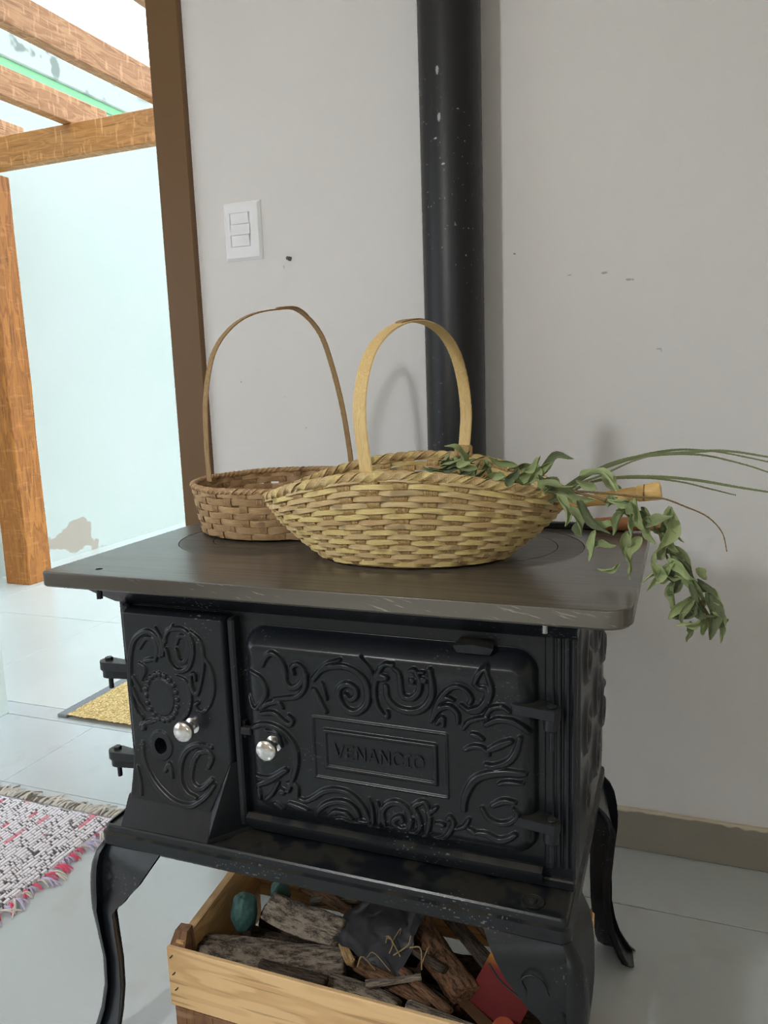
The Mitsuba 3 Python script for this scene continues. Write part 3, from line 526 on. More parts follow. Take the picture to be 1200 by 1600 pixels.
def hinge_oven(z):
    P = [(-.200, .936), (-.192, .930), (-.140, .922), (-.133, .930), (-.134, .94), (-.165, .958), (-.195, .95)]
    m = [hull([(a, b, zz) for a, b in P for zz in (z - .013, z)]), cyl((-.145, .934, z - .030), (-.145, .934, z - .012), .0105, 18, c=.002), cyl((-.145, .934, z - .058), (-.145, .934, z - .028), .0035, 10), cyl((-.145, .934, z), (-.145, .934, z + .003), .0065, 14, c=.001), cyl((-.145, .934, z - .026), (-.145, .957, z - .026), .009, 12)]
    add(od + '__hinge', cat(m), 'm_iron', smooth=30)
hinge_oven(.667); hinge_oven(.512)
add(od + '__latch', cat([box(-.607, -.588, .938, .950, .565, .577, .002), box(-.612, -.602, .945, .958, .556, .585, .002)]), 'm_iron')
add(st + '__damper_knob', hull([(-.268, BY, .742), (-.224, BY, .742), (-.273, .935, .737), (-.219, .935, .737), (-.268, .935, .728), (-.224, .935, .728), (-.262, BY, .724), (-.23, BY, .724), (-.246, .93, .742)]), 'm_iron', smooth=30)

# fire door on the left with its ash apron
U, V = np.meshgrid(np.linspace(-.808, -.612, 240), np.linspace(.446, .752, 370), indexing='ij')
cut = np.clip((.520 - V) / .075, 0, 1)                              # below, the face narrows and swells outwards
d = np.minimum(rrect(U, V, -.804, -.618, .40, .748, .008), -.618 - .030 * cut - U)
flare = .035 * np.clip((.530 - V) / .128, 0, 1) ** 1.3
h = .022 * np.sqrt(np.clip(1 - (1 - np.clip(d / .007, 0, 1)) ** 2, 0, 1)) + flare * np.clip(d / .003, 0, 1)
rel = relief(U, V, [(a, b * 1.35) for a, b in FIRE], .0054)
eu, ev = (U + .738) / .0285, (V - .612) / .0375
el = np.hypot(eu, ev)
rel = np.where(el < 1.28, np.minimum(rel, .0016), rel)
rel = np.maximum(rel, .0022 * (el < .80))
for a in np.linspace(0, 2 * np.pi, 20, endpoint=False):
    q = np.hypot(U + .738 - .0285 * math.cos(a), V - .612 - .0375 * math.sin(a))
    rel = np.maximum(rel, .0042 * np.sqrt(np.clip(1 - (q / .0047) ** 2, 0, 1)))
qh = np.hypot((U + .746) / .021, (V - .532) / .024)
rel = np.where(qh < 1, .0030, rel)
h = h + blur(rel, .7) * np.clip(d / .004, 0, 1)
h = np.where(np.hypot((U + .746) / .0105, (V - .532) / .0125) < 1, .004, h)
YFD = .954
fd = st + '__fire_door'
add(fd, field_mesh(U, V, h, d > -.001, lambda u, v, hh: np.stack([u, YFD - hh, v], 1)), 'm_iron', smooth=True)
knob(fd, -.684, .574, YFD - .022)
add(st + '__ash_apron', hull([(-.804, .915, .449), (-.648, .915, .449), (-.808, .893, .402), (-.650, .893, .402), (-.806, .958, .402), (-.604, .958, .402), (-.648, .958, .449), (-.804, .958, .449)]), 'm_iron', smooth=15)
add(st + '__apron_cheek', hull([(-.622, .932, .520), (-.650, .915, .449), (-.651, .895, .402), (-.606, .958, .402), (-.606, .958, .520), (-.66, .955, .41)]), 'm_iron', smooth=15)
add(st + '__fire_frame', box(-.812, -.797, .944, .96, .43, .752, .003), 'm_iron')
add(st + '__fire_frame', box(-.618, -.606, .938, .96, .415, .745, .003), 'm_iron')
for z in (.655, .503):
    m = [hull([(-.849 + .013 * math.cos(a), .948 + .013 * math.sin(a), zz) for a in np.linspace(0, 6.28, 14) for zz in (z - .014, z)] + [(-.795, y, zz) for y in (.936, .95) for zz in (z - .011, z + .002)]),
         hull([(-.848 + .012 * math.cos(a), .950 + .012 * math.sin(a), zz) for a in np.linspace(0, 6.28, 14) for zz in (z - .027, z - .015)] + [(-.81, y, zz) for y in (.945, .956) for zz in (z - .027, z - .015)]),
         cyl((-.848, .949, z - .047), (-.848, .949, z - .02), .0038, 10), cyl((-.848, .949, z - .001), (-.848, .949, z + .005), .0065, 6, c=.001)]
    add(fd + '__hinge', cat(m), 'm_iron', smooth=30)

# base tray
X0, X1, Y0, Y1 = -.843, -.113, .885, 1.335
def loop(i, z, r=.014):
    return np.array([(x, y, z) for x, y in corner(X1 - r, Y0 + r, r - i, -90) + corner(X1 - r, Y1 - r, r - i, 0) + corner(X0 + r, Y1 - r, r - i, 90) + corner(X0 + r, Y0 + r, r - i, 180)])
tray = man(rings([loop(.003, .372), loop(0, .376), loop(0, .393), loop(.005, .395), loop(.006, .403), loop(.008, .4055), loop(.0125, .4055)])) - man(rings([loop(.0105, .4015), loop(.0105, .42)]))
add(st + '__base', tri(tray), 'm_iron', smooth=30)
add(st + '__base__boss', lathe([(0, .016), (.003, .0155), (.0035, .013), (.002, .011), (.002, .006), (.005, .005), (.006, .0005)], (-.167, .918, .4015), (0, 0, 1), 24), 'm_iron', smooth=40)

# cabriole legs: an L-shaped casting, wide bracket at the knee, narrow ankle, foot kicked outwards
PROF = [(.376, .000, .112, .010), (.362, .010, .108, .014), (.345, .017, .100, .02), (.325, .021, .088, .024), (.305, .023, .070, .026), (.292, .0235, .060, .026), (.282, .023, .047, .024), (.27, .022, .038, .02), (.23, .018, .034, .016), (.18, .014, .031, .014), (.13, .015, .030, .013), (.09, .021, .030, .013), (.06, .029, .031, .013), (.035, .039, .034, .013), (.015, .048, .034, .013), (.004, .054, .026, .010), (.0, .056, .018, .007)]
def leg(cx, cy, sx, sy):
    V = []
    for z, o, w, r in PROF:
        ww, th = w + o * .55, min(.013, w * .45)
        P = [(ww, 0), (ww, th), (ww * .6 + th * .4, th), (th + .004, th + .001), (th + .001, th + .004), (th, ww * .6 + th * .4), (th, ww), (0, ww)]
        P += [(r * (1 - math.sin(t)), r * (1 - math.cos(t))) for t in np.radians([0, 18, 36, 54, 72, 90])]
        V.append(np.array([(cx + sx * (o - a), cy + sy * (o - b), z) for a, b in P]))
    m = rings(V)
    add(st + '__leg', m, 'm_iron', smooth=50)
    return m
for cx, cy, sx, sy in ((X0, Y0, -1, -1), (X1, Y0, 1, -1), (X0, Y1, -1, 1), (X1, Y1, 1, 1)):
    leg(cx, cy, sx, sy)
# thread line cast in the front right knee
P = spline([(-.215, .873, .335), (-.20, .869, .318), (-.18, .866, .306), (-.168, .865, .303), (-.166, .865, .315), (-.172, .866, .328), (-.160, .866, .338), (-.145, .866, .332), (-.137, .866, .315)], 40)
add(st + '__leg_001__groove', tube(P, .0012, 6), 'm_iron', smooth=True)
# bolts under the plate
k = add(st + '__bolt', cat([cyl((-.812, .902, .772), (-.812, .902, .796), .0045, 10)]), 'm_iron')
k = add(st + '__bolt', cat([cyl((-.148, .900, .776), (-.148, .900, .796), .0028, 10)] + [cyl((-.148, .900, .776 + .003 * q), (-.148, .900, .7775 + .003 * q), .0036, 10) for q in range(6)]), 'm_steel')
tag(k, 'short bright steel bolt')
# flue
pipe = thing('stovepipe', 'black metal stovepipe rising straight up from the back of the stove', 'stovepipe')
px, py, rp = -.460, 1.640, .0632
add(pipe + '__tube', lathe([(0, rp - .002), (0, rp), (CEIL - .66, rp), (CEIL - .66, rp - .002)], (px, py, .66), (0, 0, 1), 64), 'm_pipe', smooth=40)
bend = [(px, BB - .004, .58), (px, 1.45, .58)] + [(px, 1.56 + .08 * math.sin(q), .66 - .08 * math.cos(q)) for q in np.linspace(0, np.pi / 2, 9)] + [(px, py, .70)]
add(pipe + '__elbow', tube(np.array(bend), rp + .002, 40), 'm_pipe', smooth=40)

# ------------------------------------------------------------------ woven baskets
def weave_basket(key, c, rot, bot, top, zb, zt, rise, n, rows, rw, amp, wmats, smat, stake_w, th, bulge=.25, lean=0.):
    """c centre, bot/top (a, b) half axes of the oval at foot and rim, rise: how far the rim lifts at the sides"""
    cr, sr = math.cos(rot), math.sin(rot)
    def surf(phi, t, off=0.):
        phi = np.asarray(phi, float); t = np.broadcast_to(np.asarray(t, float), phi.shape)
        g = np.sin(t * np.pi / 2) * .55 + t * .45
        a = bot[0] + (top[0] - bot[0]) * g; b = bot[1] + (top[1] - bot[1]) * g
        z = zb + (zt - zb) * t + rise * np.sin(phi) ** 2 * np.abs(t) ** 1.3
        nx, ny = np.cos(phi) / a, np.sin(phi) / b
        q = np.hypot(nx, ny); nx, ny = nx / q, ny / q
        x, y = a * np.cos(phi) + off * nx, b * np.sin(phi) + off * ny
        return np.stack([c[0] + cr * x - sr * y, c[1] + sr * x + cr * y, z], -1)
    def dirs(phi, t):
        e = 1e-3
        up = surf(phi, t + e) - surf(phi, t - e); up /= np.linalg.norm(up, axis=-1, keepdims=True)
        al = surf(phi + e, t) - surf(phi - e, t); al /= np.linalg.norm(al, axis=-1, keepdims=True)
        return up, np.cross(al, up)
    grid = np.linspace(0, 2 * np.pi, 4000)
    arc = np.r_[0, np.cumsum(np.linalg.norm(np.diff(surf(grid, .9), axis=0), axis=1))]; arc /= arc[-1]
    sphi = lambda s: np.interp(np.asarray(s) % 1.0, arc, grid) + 2 * np.pi * np.floor(np.asarray(s))
    # upright stakes, each weaving against the rows
    for i in range(n):
        t = np.linspace(.0, 1.0, rows * 3 + 1)
        phi = np.full(t.shape, float(sphi(i / n)))
        k = (t - .5 / rows) * rows
        off = -amp * .55 * np.cos(np.pi * (k + i)) * np.clip(t * rows, 0, 1)
        P = surf(phi, t, off)
        up, no = dirs(phi, t)
        al = np.cross(up, no)
        add(key + '__stake', ribbon(P, al, no, stake_w * (.72 + .28 * t), th), smat, smooth=40)
    # one weaver per row
    for k in range(rows):
        m = n * 8
        s = np.arange(m) / m
        t0 = (k + .5) / rows
        wob = .20 / rows * (meshkit.noise(np.stack([np.cos(2 * np.pi * s) * 5, np.sin(2 * np.pi * s) * 5, s * 0 + k], -1), k) - .5) * 2
        phi = sphi(s)
        q_ = np.cos(np.pi * (s * n + k)); off = amp * (q_ + bulge * (1 - q_ * q_)) + .0006 * np.cos(s * 40 + k)
        # odd rows run over the stakes the even rows run under; the ends meet behind a stake
        P = surf(phi, t0 + wob, off)
        up, no = dirs(phi, np.full(phi.shape, t0))
        up = up - lean * no; up /= np.linalg.norm(up, axis=1, keepdims=True); no = np.cross(np.cross(up, no), up); no /= np.linalg.norm(no, axis=1, keepdims=True)
        w = rw * (1 + .16 * (meshkit.noise(np.stack([s * 70, s * 0 + k, s * 0], -1), 9) - .5))
        add(key + '__weaver', ribbon(P, up, no, w, th, True), wmats[k % len(wmats)] if k % 5 else wmats[-1], smooth=40)
    return surf, sphi
def rim(key, surf, sphi, turns, r, mats, w, skip=()):
    s = np.arange(600) / 600; phi = sphi(s)
    C = surf(phi, 1.0); C[:, 2] += r * .3
    add(key + '__rim', tube(C, r * .72, 8, True), mats[0], smooth=True)
    al = np.roll(C, -1, 0) - np.roll(C, 1, 0); al /= np.linalg.norm(al, axis=1, keepdims=True)
    out = np.cross(al, [0, 0, 1.]); out /= np.linalg.norm(out, axis=1, keepdims=True); up = np.cross(out, al)
    for q in range(3):                                              # the border is lashed with three strands
        a = 2 * np.pi * (turns * s + q / 3) + .5 * np.sin(2 * np.pi * s * 7 + q)
        no = np.cos(a)[:, None] * out + np.sin(a)[:, None] * up
        P = C + no * r * (.95 + .12 * np.sin(2 * np.pi * s * 23 + 2 * q)[:, None])
        tg = np.roll(P, -1, 0) - np.roll(P, 1, 0); tg /= np.linalg.norm(tg, axis=1, keepdims=True)
        add(key + '__rim__lashing', ribbon(P, np.cross(tg, no), no, w, .0014, True), mats[q % len(mats)], smooth=40)
def handle(key, P, side, w, th, mat, n=70):
    P = spline(P, n); t = np.gradient(P, axis=0); t /= np.linalg.norm(t, axis=1, keepdims=True)
    S = np.broadcast_to(side, P.shape) - t * (t @ np.asarray(side, float))[:, None]; S /= np.linalg.norm(S, axis=1, keepdims=True)
    k = add(key + '__handle', ribbon(P, S, np.cross(t, S), w, th), mat, smooth=40)
    tag(k, 'flat arched cane handle')
    return k, P, S, t

b2 = thing('woven_basket', 'round low brown woven basket with a thin tall handle, standing behind on the left burner', 'basket')
surf, sphi = weave_basket(b2, B2C, 0., (.152, .152), (.166, .166), ZT + .004, ZT + .087, .0, 33, 7, .0118, .0024, ['m_cane_old', 'm_cane_old_b'], 'm_stake_old', .0165, .0014, .3)
rim(b2, surf, sphi, 31, .0045, ['m_cane_old', 'm_cane_old_b'], .0085)
add(b2 + '__base', cat([lathe([(0, .002), (0, .149), (.003, .151), (.003, .002)], (B2C[0], B2C[1], ZT + .003), (0, 0, 1), 64)] + [tube(np.array([(B2C[0] + r * math.cos(a), B2C[1] + r * math.sin(a), ZT + .006) for a in np.linspace(0, 2 * np.pi, 60)[:-1]]), .0035, 6, True) for r in np.arange(.01, .147, .0085)]), 'm_cane_old_b', smooth=40)
hd = np.array([.46, .888, 0.]); hs = np.array([.888, -.46, 0.])
def arch(c, hd, zs, prof, lean):
    return [np.array([c[0], c[1], 0]) + hd * a + hs_ * l + np.array([0, 0, z]) for a, z, l, hs_ in [(a, z, l, lean) for a, z, l in prof]]
handle(b2, arch(B2C, hd, 0, B2H, hs), hs, .0155, .0026, 'm_handle_old')
P = spline(arch(B2C, hd, 0, B2H, hs), 70)[34:44] + [0, 0, .0024]
add(b2 + '__handle__splice', ribbon(P, hs, (0, 0, 1.), [.010, .014, .016, .016, .016, .016, .016, .015, .013, .008], .0024), 'm_handle_old', smooth=40)

b1 = thing('woven_basket', 'boat-shaped pale woven basket with a wide handle, standing in front and holding dried leaves', 'basket')
surf1, sphi1 = weave_basket(b1, B1C, B1R, (.142, .092), (.224, .142), ZT + .006, ZT + .090, .048, 29, 17, .0078, .0034, ['m_cane_a', 'm_cane_b', 'm_cane_a', 'm_cane_c'], 'm_stake', .0200, .0021, .8, .45)
rim(b1, surf1, sphi1, 21, .0055, ['m_cane_a', 'm_cane_b', 'm_cane_c'], .0105)
add(b1 + '__base', cat([tube(np.array([(B1C[0] + .140 * r * math.cos(a) * math.cos(B1R) - .09 * r * math.sin(a) * math.sin(B1R), B1C[1] + .140 * r * math.cos(a) * math.sin(B1R) + .09 * r * math.sin(a) * math.cos(B1R), ZT + .006) for a in np.linspace(0, 2 * np.pi, 70)[:-1]]), .0048, 6, True) for r in np.arange(.05, 1.0, .075)]), 'm_cane_b', smooth=40)
handle(b1, B1H, (.97, -.243, 0), .0215, .0026, 'm_handle_new')
P = spline(B1H, 70)[32:39] + [0, 0, .0024]
add(b1 + '__handle__splice', ribbon(P, (.97, -.243, 0), (0, 0, 1.), [.012, .017, .019, .019, .018, .016, .010], .0022), 'm_handle_old', smooth=40)
for a, w in ((B1H[0], 1), (B1H[-1], -1)):                           # the stake wrapped over the rim where the handle is tucked in
    x, y, z = a
    add(b1 + '__handle__binding', box(x - .014, x + .014, y - .0075, y + .0075, z - .004, z + .015, .003), 'm_stake')

# ------------------------------------------------------------------ dried branches hanging out of the basket
def leaf(key, L, mats, k):
    a, b, w = np.array(L[0:3]), np.array(L[3:6]), L[6] * 1.22
    n, m = 13, 5
    t = np.linspace(0, 1, n)
    ax = b - a; ln = np.linalg.norm(ax); ax /= ln
    side = np.cross(ax, EYE - a); side /= np.linalg.norm(side)
    nor = np.cross(side, ax)
    tw0, tw1 = R.uniform(-.6, .6), R.uniform(-2.2, 2.2)
    bend, sag = R.uniform(-.16, .16) * ln, R.uniform(-.10, .10) * ln
    wave, ph = R.uniform(.05, .16) * ln, R.uniform(0, 6)
    curl = R.uniform(1.1, 2.6) * R.choice([-1, 1, 1])
    C = a + np.outer(t * ln, ax) + np.outer(np.sin(np.pi * t) * bend + .5 * wave * np.sin(t * 5 + ph) * np.sin(np.pi * t), side) + np.outer(np.sin(np.pi * t) * sag + wave * np.sin(t * 7 + ph) * t * .5, nor)
    ww = .5 * w * np.clip(np.sin(np.pi * np.clip(t, 0, 1) ** .8), .0, 1) ** .75 * (1.06 - .25 * t) + .0005
    tg = np.gradient(C, axis=0); tg /= np.linalg.norm(tg, axis=1, keepdims=True)
    V, UV = [], []
    for i in range(n):
        th = tw0 + (tw1 - tw0) * t[i]
        s = side - tg[i] * (tg[i] @ side); s /= np.linalg.norm(s); q = np.cross(s, tg[i])
        s, q = math.cos(th) * s + math.sin(th) * q, -math.sin(th) * s + math.cos(th) * q
        for j in range(m):
            e = j / (m - 1) * 2 - 1
            f = ww[i] * (1 + .10 * math.sin(9 * t[i] + ph + 3 * (e > 0)))
            an = e * curl * .8
            V.append(C[i] + s * f * (math.sin(an) / (curl * .8)) + q * f * (1 - math.cos(an)) / abs(curl * .8) + q * abs(e) * .12 * f * math.sin(13 * t[i] + ph + e))
            UV.append((t[i], j / (m - 1)))
    V = np.array(V); F = []
    for i in range(n - 1):
        for j in range(m - 1):
            o = i * m + j
            F += [(o, o + 1, o + m + 1), (o, o + m + 1, o + m)]
    # a real thickness: a second skin half a millimetre behind, closed along the edge
    mesh = trimesh.Trimesh(V, F, process=False)
    back = V - mesh.vertex_normals * .0005
    F = np.array(F); N = len(V)
    rimv = list(range(m)) + [i * m + m - 1 for i in range(1, n)] + [(n - 1) * m + j for j in range(m - 2, -1, -1)] + [i * m for i in range(n - 2, 0, -1)]
    E_ = []
    for p_, q_ in zip(rimv, rimv[1:] + rimv[:1]):
        E_ += [(p_, p_ + N, q_), (q_, p_ + N, q_ + N)]
    full = trimesh.Trimesh(np.vstack([V, back]), np.vstack([F, F[:, ::-1] + N, E_]), process=False)
    w_ = full.vertices; low = (w_[:, 0] < SX1 + .004) & (w_[:, 1] > SY0 - .004) & (w_[:, 2] > ZS - .05)
    if low.any() and w_[low, 2].min() < ZT + .002:                   # rests on the plate instead of sinking into it
        full.vertices[:, 2] += ZT + .002 - w_[low, 2].min()
    add(key + '__leaf', full, mats[k % len(mats)], smooth=True, uv=np.vstack([UV, UV]))
br = thing('dried_branch', 'dried leafy green branch from the front basket hanging over the stove right edge', 'branch')
add(br + '__stem', tube(spline(STEMS['main'], 60), np.linspace(.0022, .0011, 60), 7), 'm_stem', smooth=True)
add(br + '__side_stem', tube(spline(STEMS['side'], 50), np.linspace(.0016, .0006, 50), 6), 'm_stem', smooth=True)
for i, L_ in enumerate(LEAVES):
    leaf(br, L_, ['m_leaf_a', 'm_leaf_b', 'm_leaf_a', 'm_leaf_c' if i % 3 == 0 else 'm_leaf_b'], i)
MS = spline(STEMS['main'], 60)
for i in range(24):                                                 # smaller shrivelled leaves close to the stem
    q = R.randint(14, 54); b0 = MS[q] + np.array([R.uniform(-.01, .01), R.uniform(-.012, .004), R.uniform(-.004, .012)])
    ln_ = R.uniform(.028, .055); a_ = R.uniform(-2.7, -.2) if q > 30 else R.uniform(-1.2, 3.6)
    e = b0 + ln_ * np.array([math.cos(a_) * .9, R.uniform(-.4, .15), math.sin(a_) * (.9 if q > 30 else .35)])
    if q <= 36:
        e[2] = max(e[2], ZT + .02 if b0[0] > -.16 else b0[2] - .004)
    leaf(br, list(b0) + list(e) + [R.uniform(.010, .016)], ['m_leaf_b', 'm_leaf_a', 'm_leaf_c'], i)
for i in range(34):                                                 # leaves heaped inside the basket and over its front rim
    b0 = np.array([R.uniform(-.34, -.17), R.uniform(.99, 1.12), R.uniform(.932, .962)])
    a_ = R.uniform(0, 6.28); ln_ = R.uniform(.035, .065)
    e = b0 + ln_ * np.array([math.cos(a_), -.35 + .3 * math.sin(a_), R.uniform(-.35, .55)])
    leaf(br, list(b0) + list(e) + [R.uniform(.010, .016)], ['m_leaf_b', 'm_leaf_a', 'm_leaf_b', 'm_leaf_c'], i)
tw = thing('twig', 'thin reddish-brown bare twig lying inside the front basket', 'twig')
add(tw + '__stem', tube(spline(STEMS['twig'], 24), np.linspace(.0016, .0024, 24), 7), 'm_twig', smooth=True)
for i, (gk, lab) in enumerate((('g1', 'long dry grass blade, the upper one arching to the right picture edge'), ('g2', 'long dry grass blade bending down most of the upper three at the right'), ('g3', 'long dry grass blade running low and straight to the right, under the arching ones'), ('g4', 'thin dry grass blade ending in front of the wall, under the low straight one'), ('g5', 'faint long dry grass blade just beside the upper arching one'), ('g6', 'short dry grass blade sticking out over the leaves'))):
    P = spline(STEMS[gk], 60); t = np.gradient(P, axis=0); t /= np.linalg.norm(t, axis=1, keepdims=True)
    S = np.cross(t, [0.15, .8, .55]); S /= np.linalg.norm(S, axis=1, keepdims=True)
    wd = np.interp(np.linspace(0, 1, 60), [0, .15, .6, 1], [.006, .0085 if gk in ('g1', 'g2', 'g5') else .0055, .0052 if gk in ('g1', 'g3') else .0032, .0018])
    add('grass_blade', ribbon(P, S, np.cross(t, S), wd, .0007), 'm_grass', smooth=40, label=lab, category='grass blade', group='dry grass blades in the front basket')
ck = thing('bamboo_stick', 'varnished yellow bamboo stick poking out to the right from the front basket', 'stick')
a, b = np.array(STEMS['cane'][0]), np.array(STEMS['cane'][1])
a = a - (b - a) * .15
ln = np.linalg.norm(b - a)
add(ck + '__stick', lathe([(0, .006), (.002, .0072), (ln * .45, .0082), (ln * .55, .0098), (ln * .78, .0102), (ln * .80, .0096), (ln * .81, .0108), (ln - .004, .0122), (ln - .001, .0116), (ln, .009)], a, b - a, 28), 'm_bamboo', smooth=40)
pk = thing('fire_poker', 'black iron bar with brown wooden handle along the back right of the stove top', 'poker')
add(pk + '__bar', box(-.235, -.085, 1.335, 1.347, ZT + .0005, ZT + .012, .002), 'm_iron')
add(pk + '__handle', lathe([(0, .007), (.003, .0095), (.03, .0115), (.09, .0115), (.112, .0098), (.116, .006)], (-.138, 1.332, ZT + .0125), (1, 0, .02), 24), 'm_varnish', smooth=40)

# ------------------------------------------------------------------ crate of firewood
cr = thing('firewood_crate', 'pale pine crate full of firewood standing under the stove', 'crate')
CX0, CX1, CY0, CY1 = -.772, -.119, .930, 1.235
CZ = .174
def plank(p0, p1, z0, z1, th, mat, s):
    a, b = np.array(p0), np.array(p1)
    d = (b - a) / np.linalg.norm(b - a); nn = np.array([-d[1], d[0]])
    P = [(q[0], q[1], z) for q in (a, b, a + nn * th, b + nn * th) for z in (z0, z1)]
    c = hull(P); c2 = box(*np.array(c.bounds).T.ravel(), .0018) if abs(d[0]) > .999 or abs(d[1]) > .999 else c
    return c2
BK = -.797
add(cr + '__board', box(CX0, CX1, CY0, CY0 + .009, .066, CZ, .0018), 'm_crate')
add(cr + '__board', box(CX0 + .004, CX1 - .002, CY0 + .004, CY0 + .013, .004, .060, .0018), 'm_crate_dark')
add(cr + '__board', box(BK, CX1, CY1 - .009, CY1, .066, CZ, .0018), 'm_crate')
add(cr + '__side_board', hull([(CX0 + .012 + dx, CY0 + .012, z) for dx in (0, .014) for z in (.02, CZ + .006)] + [(BK + .012 + dx, CY1 - .01, z) for dx in (0, .014) for z in (.02, CZ + .006)]), 'm_crate_y')
add(cr + '__side_board', box(CX1 - .012, CX1 - .001, CY0 + .012, CY1 - .01, .02, CZ, .0018), 'm_crate_y')
add(cr + '__corner_post', hull([(CX0 + x, CY0 + y, z) for x, y in ((.001, .010), (.030, .010), (.001, .040), (.028, .040)) for z in (.002, CZ - .002)] + [(CX0 + x, CY0 + y, CZ + .016) for x, y in ((.004, .022), (.026, .024), (.003, .040), (.024, .042))]), 'm_crate_dark')
add(cr + '__corner_post', box(CX1 - .03, CX1 - .002, CY1 - .036, CY1 - .010, .002, CZ + .014, .003), 'm_crate_dark')
add(cr + '__floor', box(CX0 + .02, CX1 - .012, CY0 + .012, CY1 - .01, .012, .022, .001), 'm_crate_dark')
for i, (x, z) in enumerate(((-.763, .158), (-.760, .128), (-.757, .100))):
    add(cr + '__staple', tube(np.array([(x - .004, CY0 + .001, z - .004), (x - .002, CY0 - .0012, z - .002), (x + .001, CY0 - .0014, z + .001), (x + .003, CY0 + .001, z + .004)]), .0010, 5), 'm_iron')

def log(a, b, r, mat, lab, flat=.8, seed=1, cat_='log', group=None, split=False, knots=0):
    a, b = np.array(a, float), np.array(b, float); L = np.linalg.norm(b - a)
    n, m = max(10, int(L / .006)), 44
    x, y, d = frame(b - a)
    if abs(d[2]) < .9:
        y = np.array([0, 0, 1.]) - d * d[2]; y /= np.linalg.norm(y); x = np.cross(y, d)
    V, UV = [], []
    an = np.linspace(0, 2 * np.pi, m + 1)
    for i in range(n):
        t = i / (n - 1)
        Cc = a + d * L * t + x * r * .25 * math.sin(2.2 * t + seed) + y * r * .12 * math.sin(3.1 * t + 2 * seed)
        rr = r * (1 - .12 * t + .10 * math.sin(4 * t + seed))
        if i in (0, n - 1):
            rr *= .93
        ca, sa = np.cos(an), np.sin(an)
        if split:                                                   # a cleft billet: flat faces meeting in blunt ridges
            k = 3.0; pa = (an + seed) % (2 * np.pi / k) - np.pi / k
            q = np.cos(np.pi / k) / np.cos(pa) * 1.25
            q = np.minimum(q, 1.05)
        else:
            q = np.ones_like(an)
        pts = np.stack([np.cos(an) * 2.2, np.sin(an) * 2.2, np.full(an.shape, t * L * 16)], -1)
        rough = meshkit.fbm(pts + seed * 3.7, 3, seed) - .5
        groove = meshkit.noise(np.stack([np.cos(an) * 9, np.sin(an) * 9, np.full(an.shape, t * L * 9 + seed)], -1), seed + 5) - .5
        q = q * (1 + .30 * rough + .20 * groove)
        V.append(Cc + rr * ((q * ca)[:, None] * x + flat * (q * sa)[:, None] * y) + d * (.35 * r * (rough[:, None]) if i in (0, n - 1) else 0))
        UV.append(np.stack([np.full(an.shape, t * L * 14), an / (2 * np.pi)], -1))
    V, UV = np.vstack(V), np.vstack(UV); M = m + 1; F = []
    for i in range(n - 1):
        o = i * M + np.arange(m)
        F += [np.stack([o, o + M + 1, o + M], 1), np.stack([o, o + 1, o + M + 1], 1)]
    c0 = len(V)
    V = np.vstack([V, V[:M].mean(0), V[-M:].mean(0)]); UV = np.vstack([UV, [[0, .5], [1, .5]]])
    o = np.arange(m)
    F += [np.stack([o, o * 0 + c0, o + 1], 1), np.stack([(n - 1) * M + o + 1, o * 0 + c0 + 1, (n - 1) * M + o], 1)]
    t = trimesh.Trimesh(V, np.vstack(F), process=False)
    if t.volume < 0:
        t.invert()
    return add(cat_, t, mat, smooth=True, uv=UV, label=lab, category=cat_, group=group)
FW = 'pieces of firewood in the crate'
log((-.748, .985, .118), (-.505, 1.058, .118), .036, 'm_log_grey', 'big grey weathered log with deep grooves, lying along the front left of the crate', seed=2, group=FW)
log((-.668, 1.105, .158), (-.520, 1.066, .152), .031, 'm_log_grey', 'short grey-brown split log lying just behind the big grey one', seed=5, group=FW, split=True)
log((-.450, 1.20, .135), (-.285, 1.035, .130), .029, 'm_log_brown', 'long brown bark-covered log slanting towards the right stove leg', seed=3, group=FW)
log((-.640, 1.165, .155), (-.520, 1.120, .160), .013, 'm_log_brown', 'thin brown stick lying behind the split log, under the stove base', seed=7, group=FW, split=True)
log((-.55, 1.195, .118), (-.42, 1.19, .118), .022, 'm_log_dark', 'dark log at the back of the crate behind the black film', seed=8, group=FW)
log((-.375, 1.20, .140), (-.265, 1.09, .150), .014, 'm_log_dark', 'dark thin stick behind the brown bark log, near the stove leg', seed=9, group=FW)
log((-.335, 1.215, .145), (-.235, 1.115, .150), .012, 'm_log_brown', 'slim brown stick farthest back by the stove leg', seed=11, group=FW)
log((-.515, .998, .128), (-.385, .972, .130), .017, 'm_log_grey', 'small grey-brown broken log end touching the front board', seed=12, group=FW)
log((-.480, 1.040, .132), (-.335, .985, .142), .0125, 'm_log_brown', 'crooked brown branch in the front of the crate below the straw', seed=13, group=FW)
log((-.455, 1.075, .125), (-.315, 1.005, .130), .015, 'm_log_dark', 'dark branch under the brown bark log', seed=14, group=FW)
log((-.365, .962, .150), (-.170, .952, .146), .012, 'm_log_grey', 'long thin grey stick along the inside of the front board', seed=15, group=FW)
log((-.520, 1.075, .140), (-.478, 1.020, .150), .009, 'm_log_pale', 'short pale stick standing out between the black film and the branches', seed=16, group=FW, split=True)
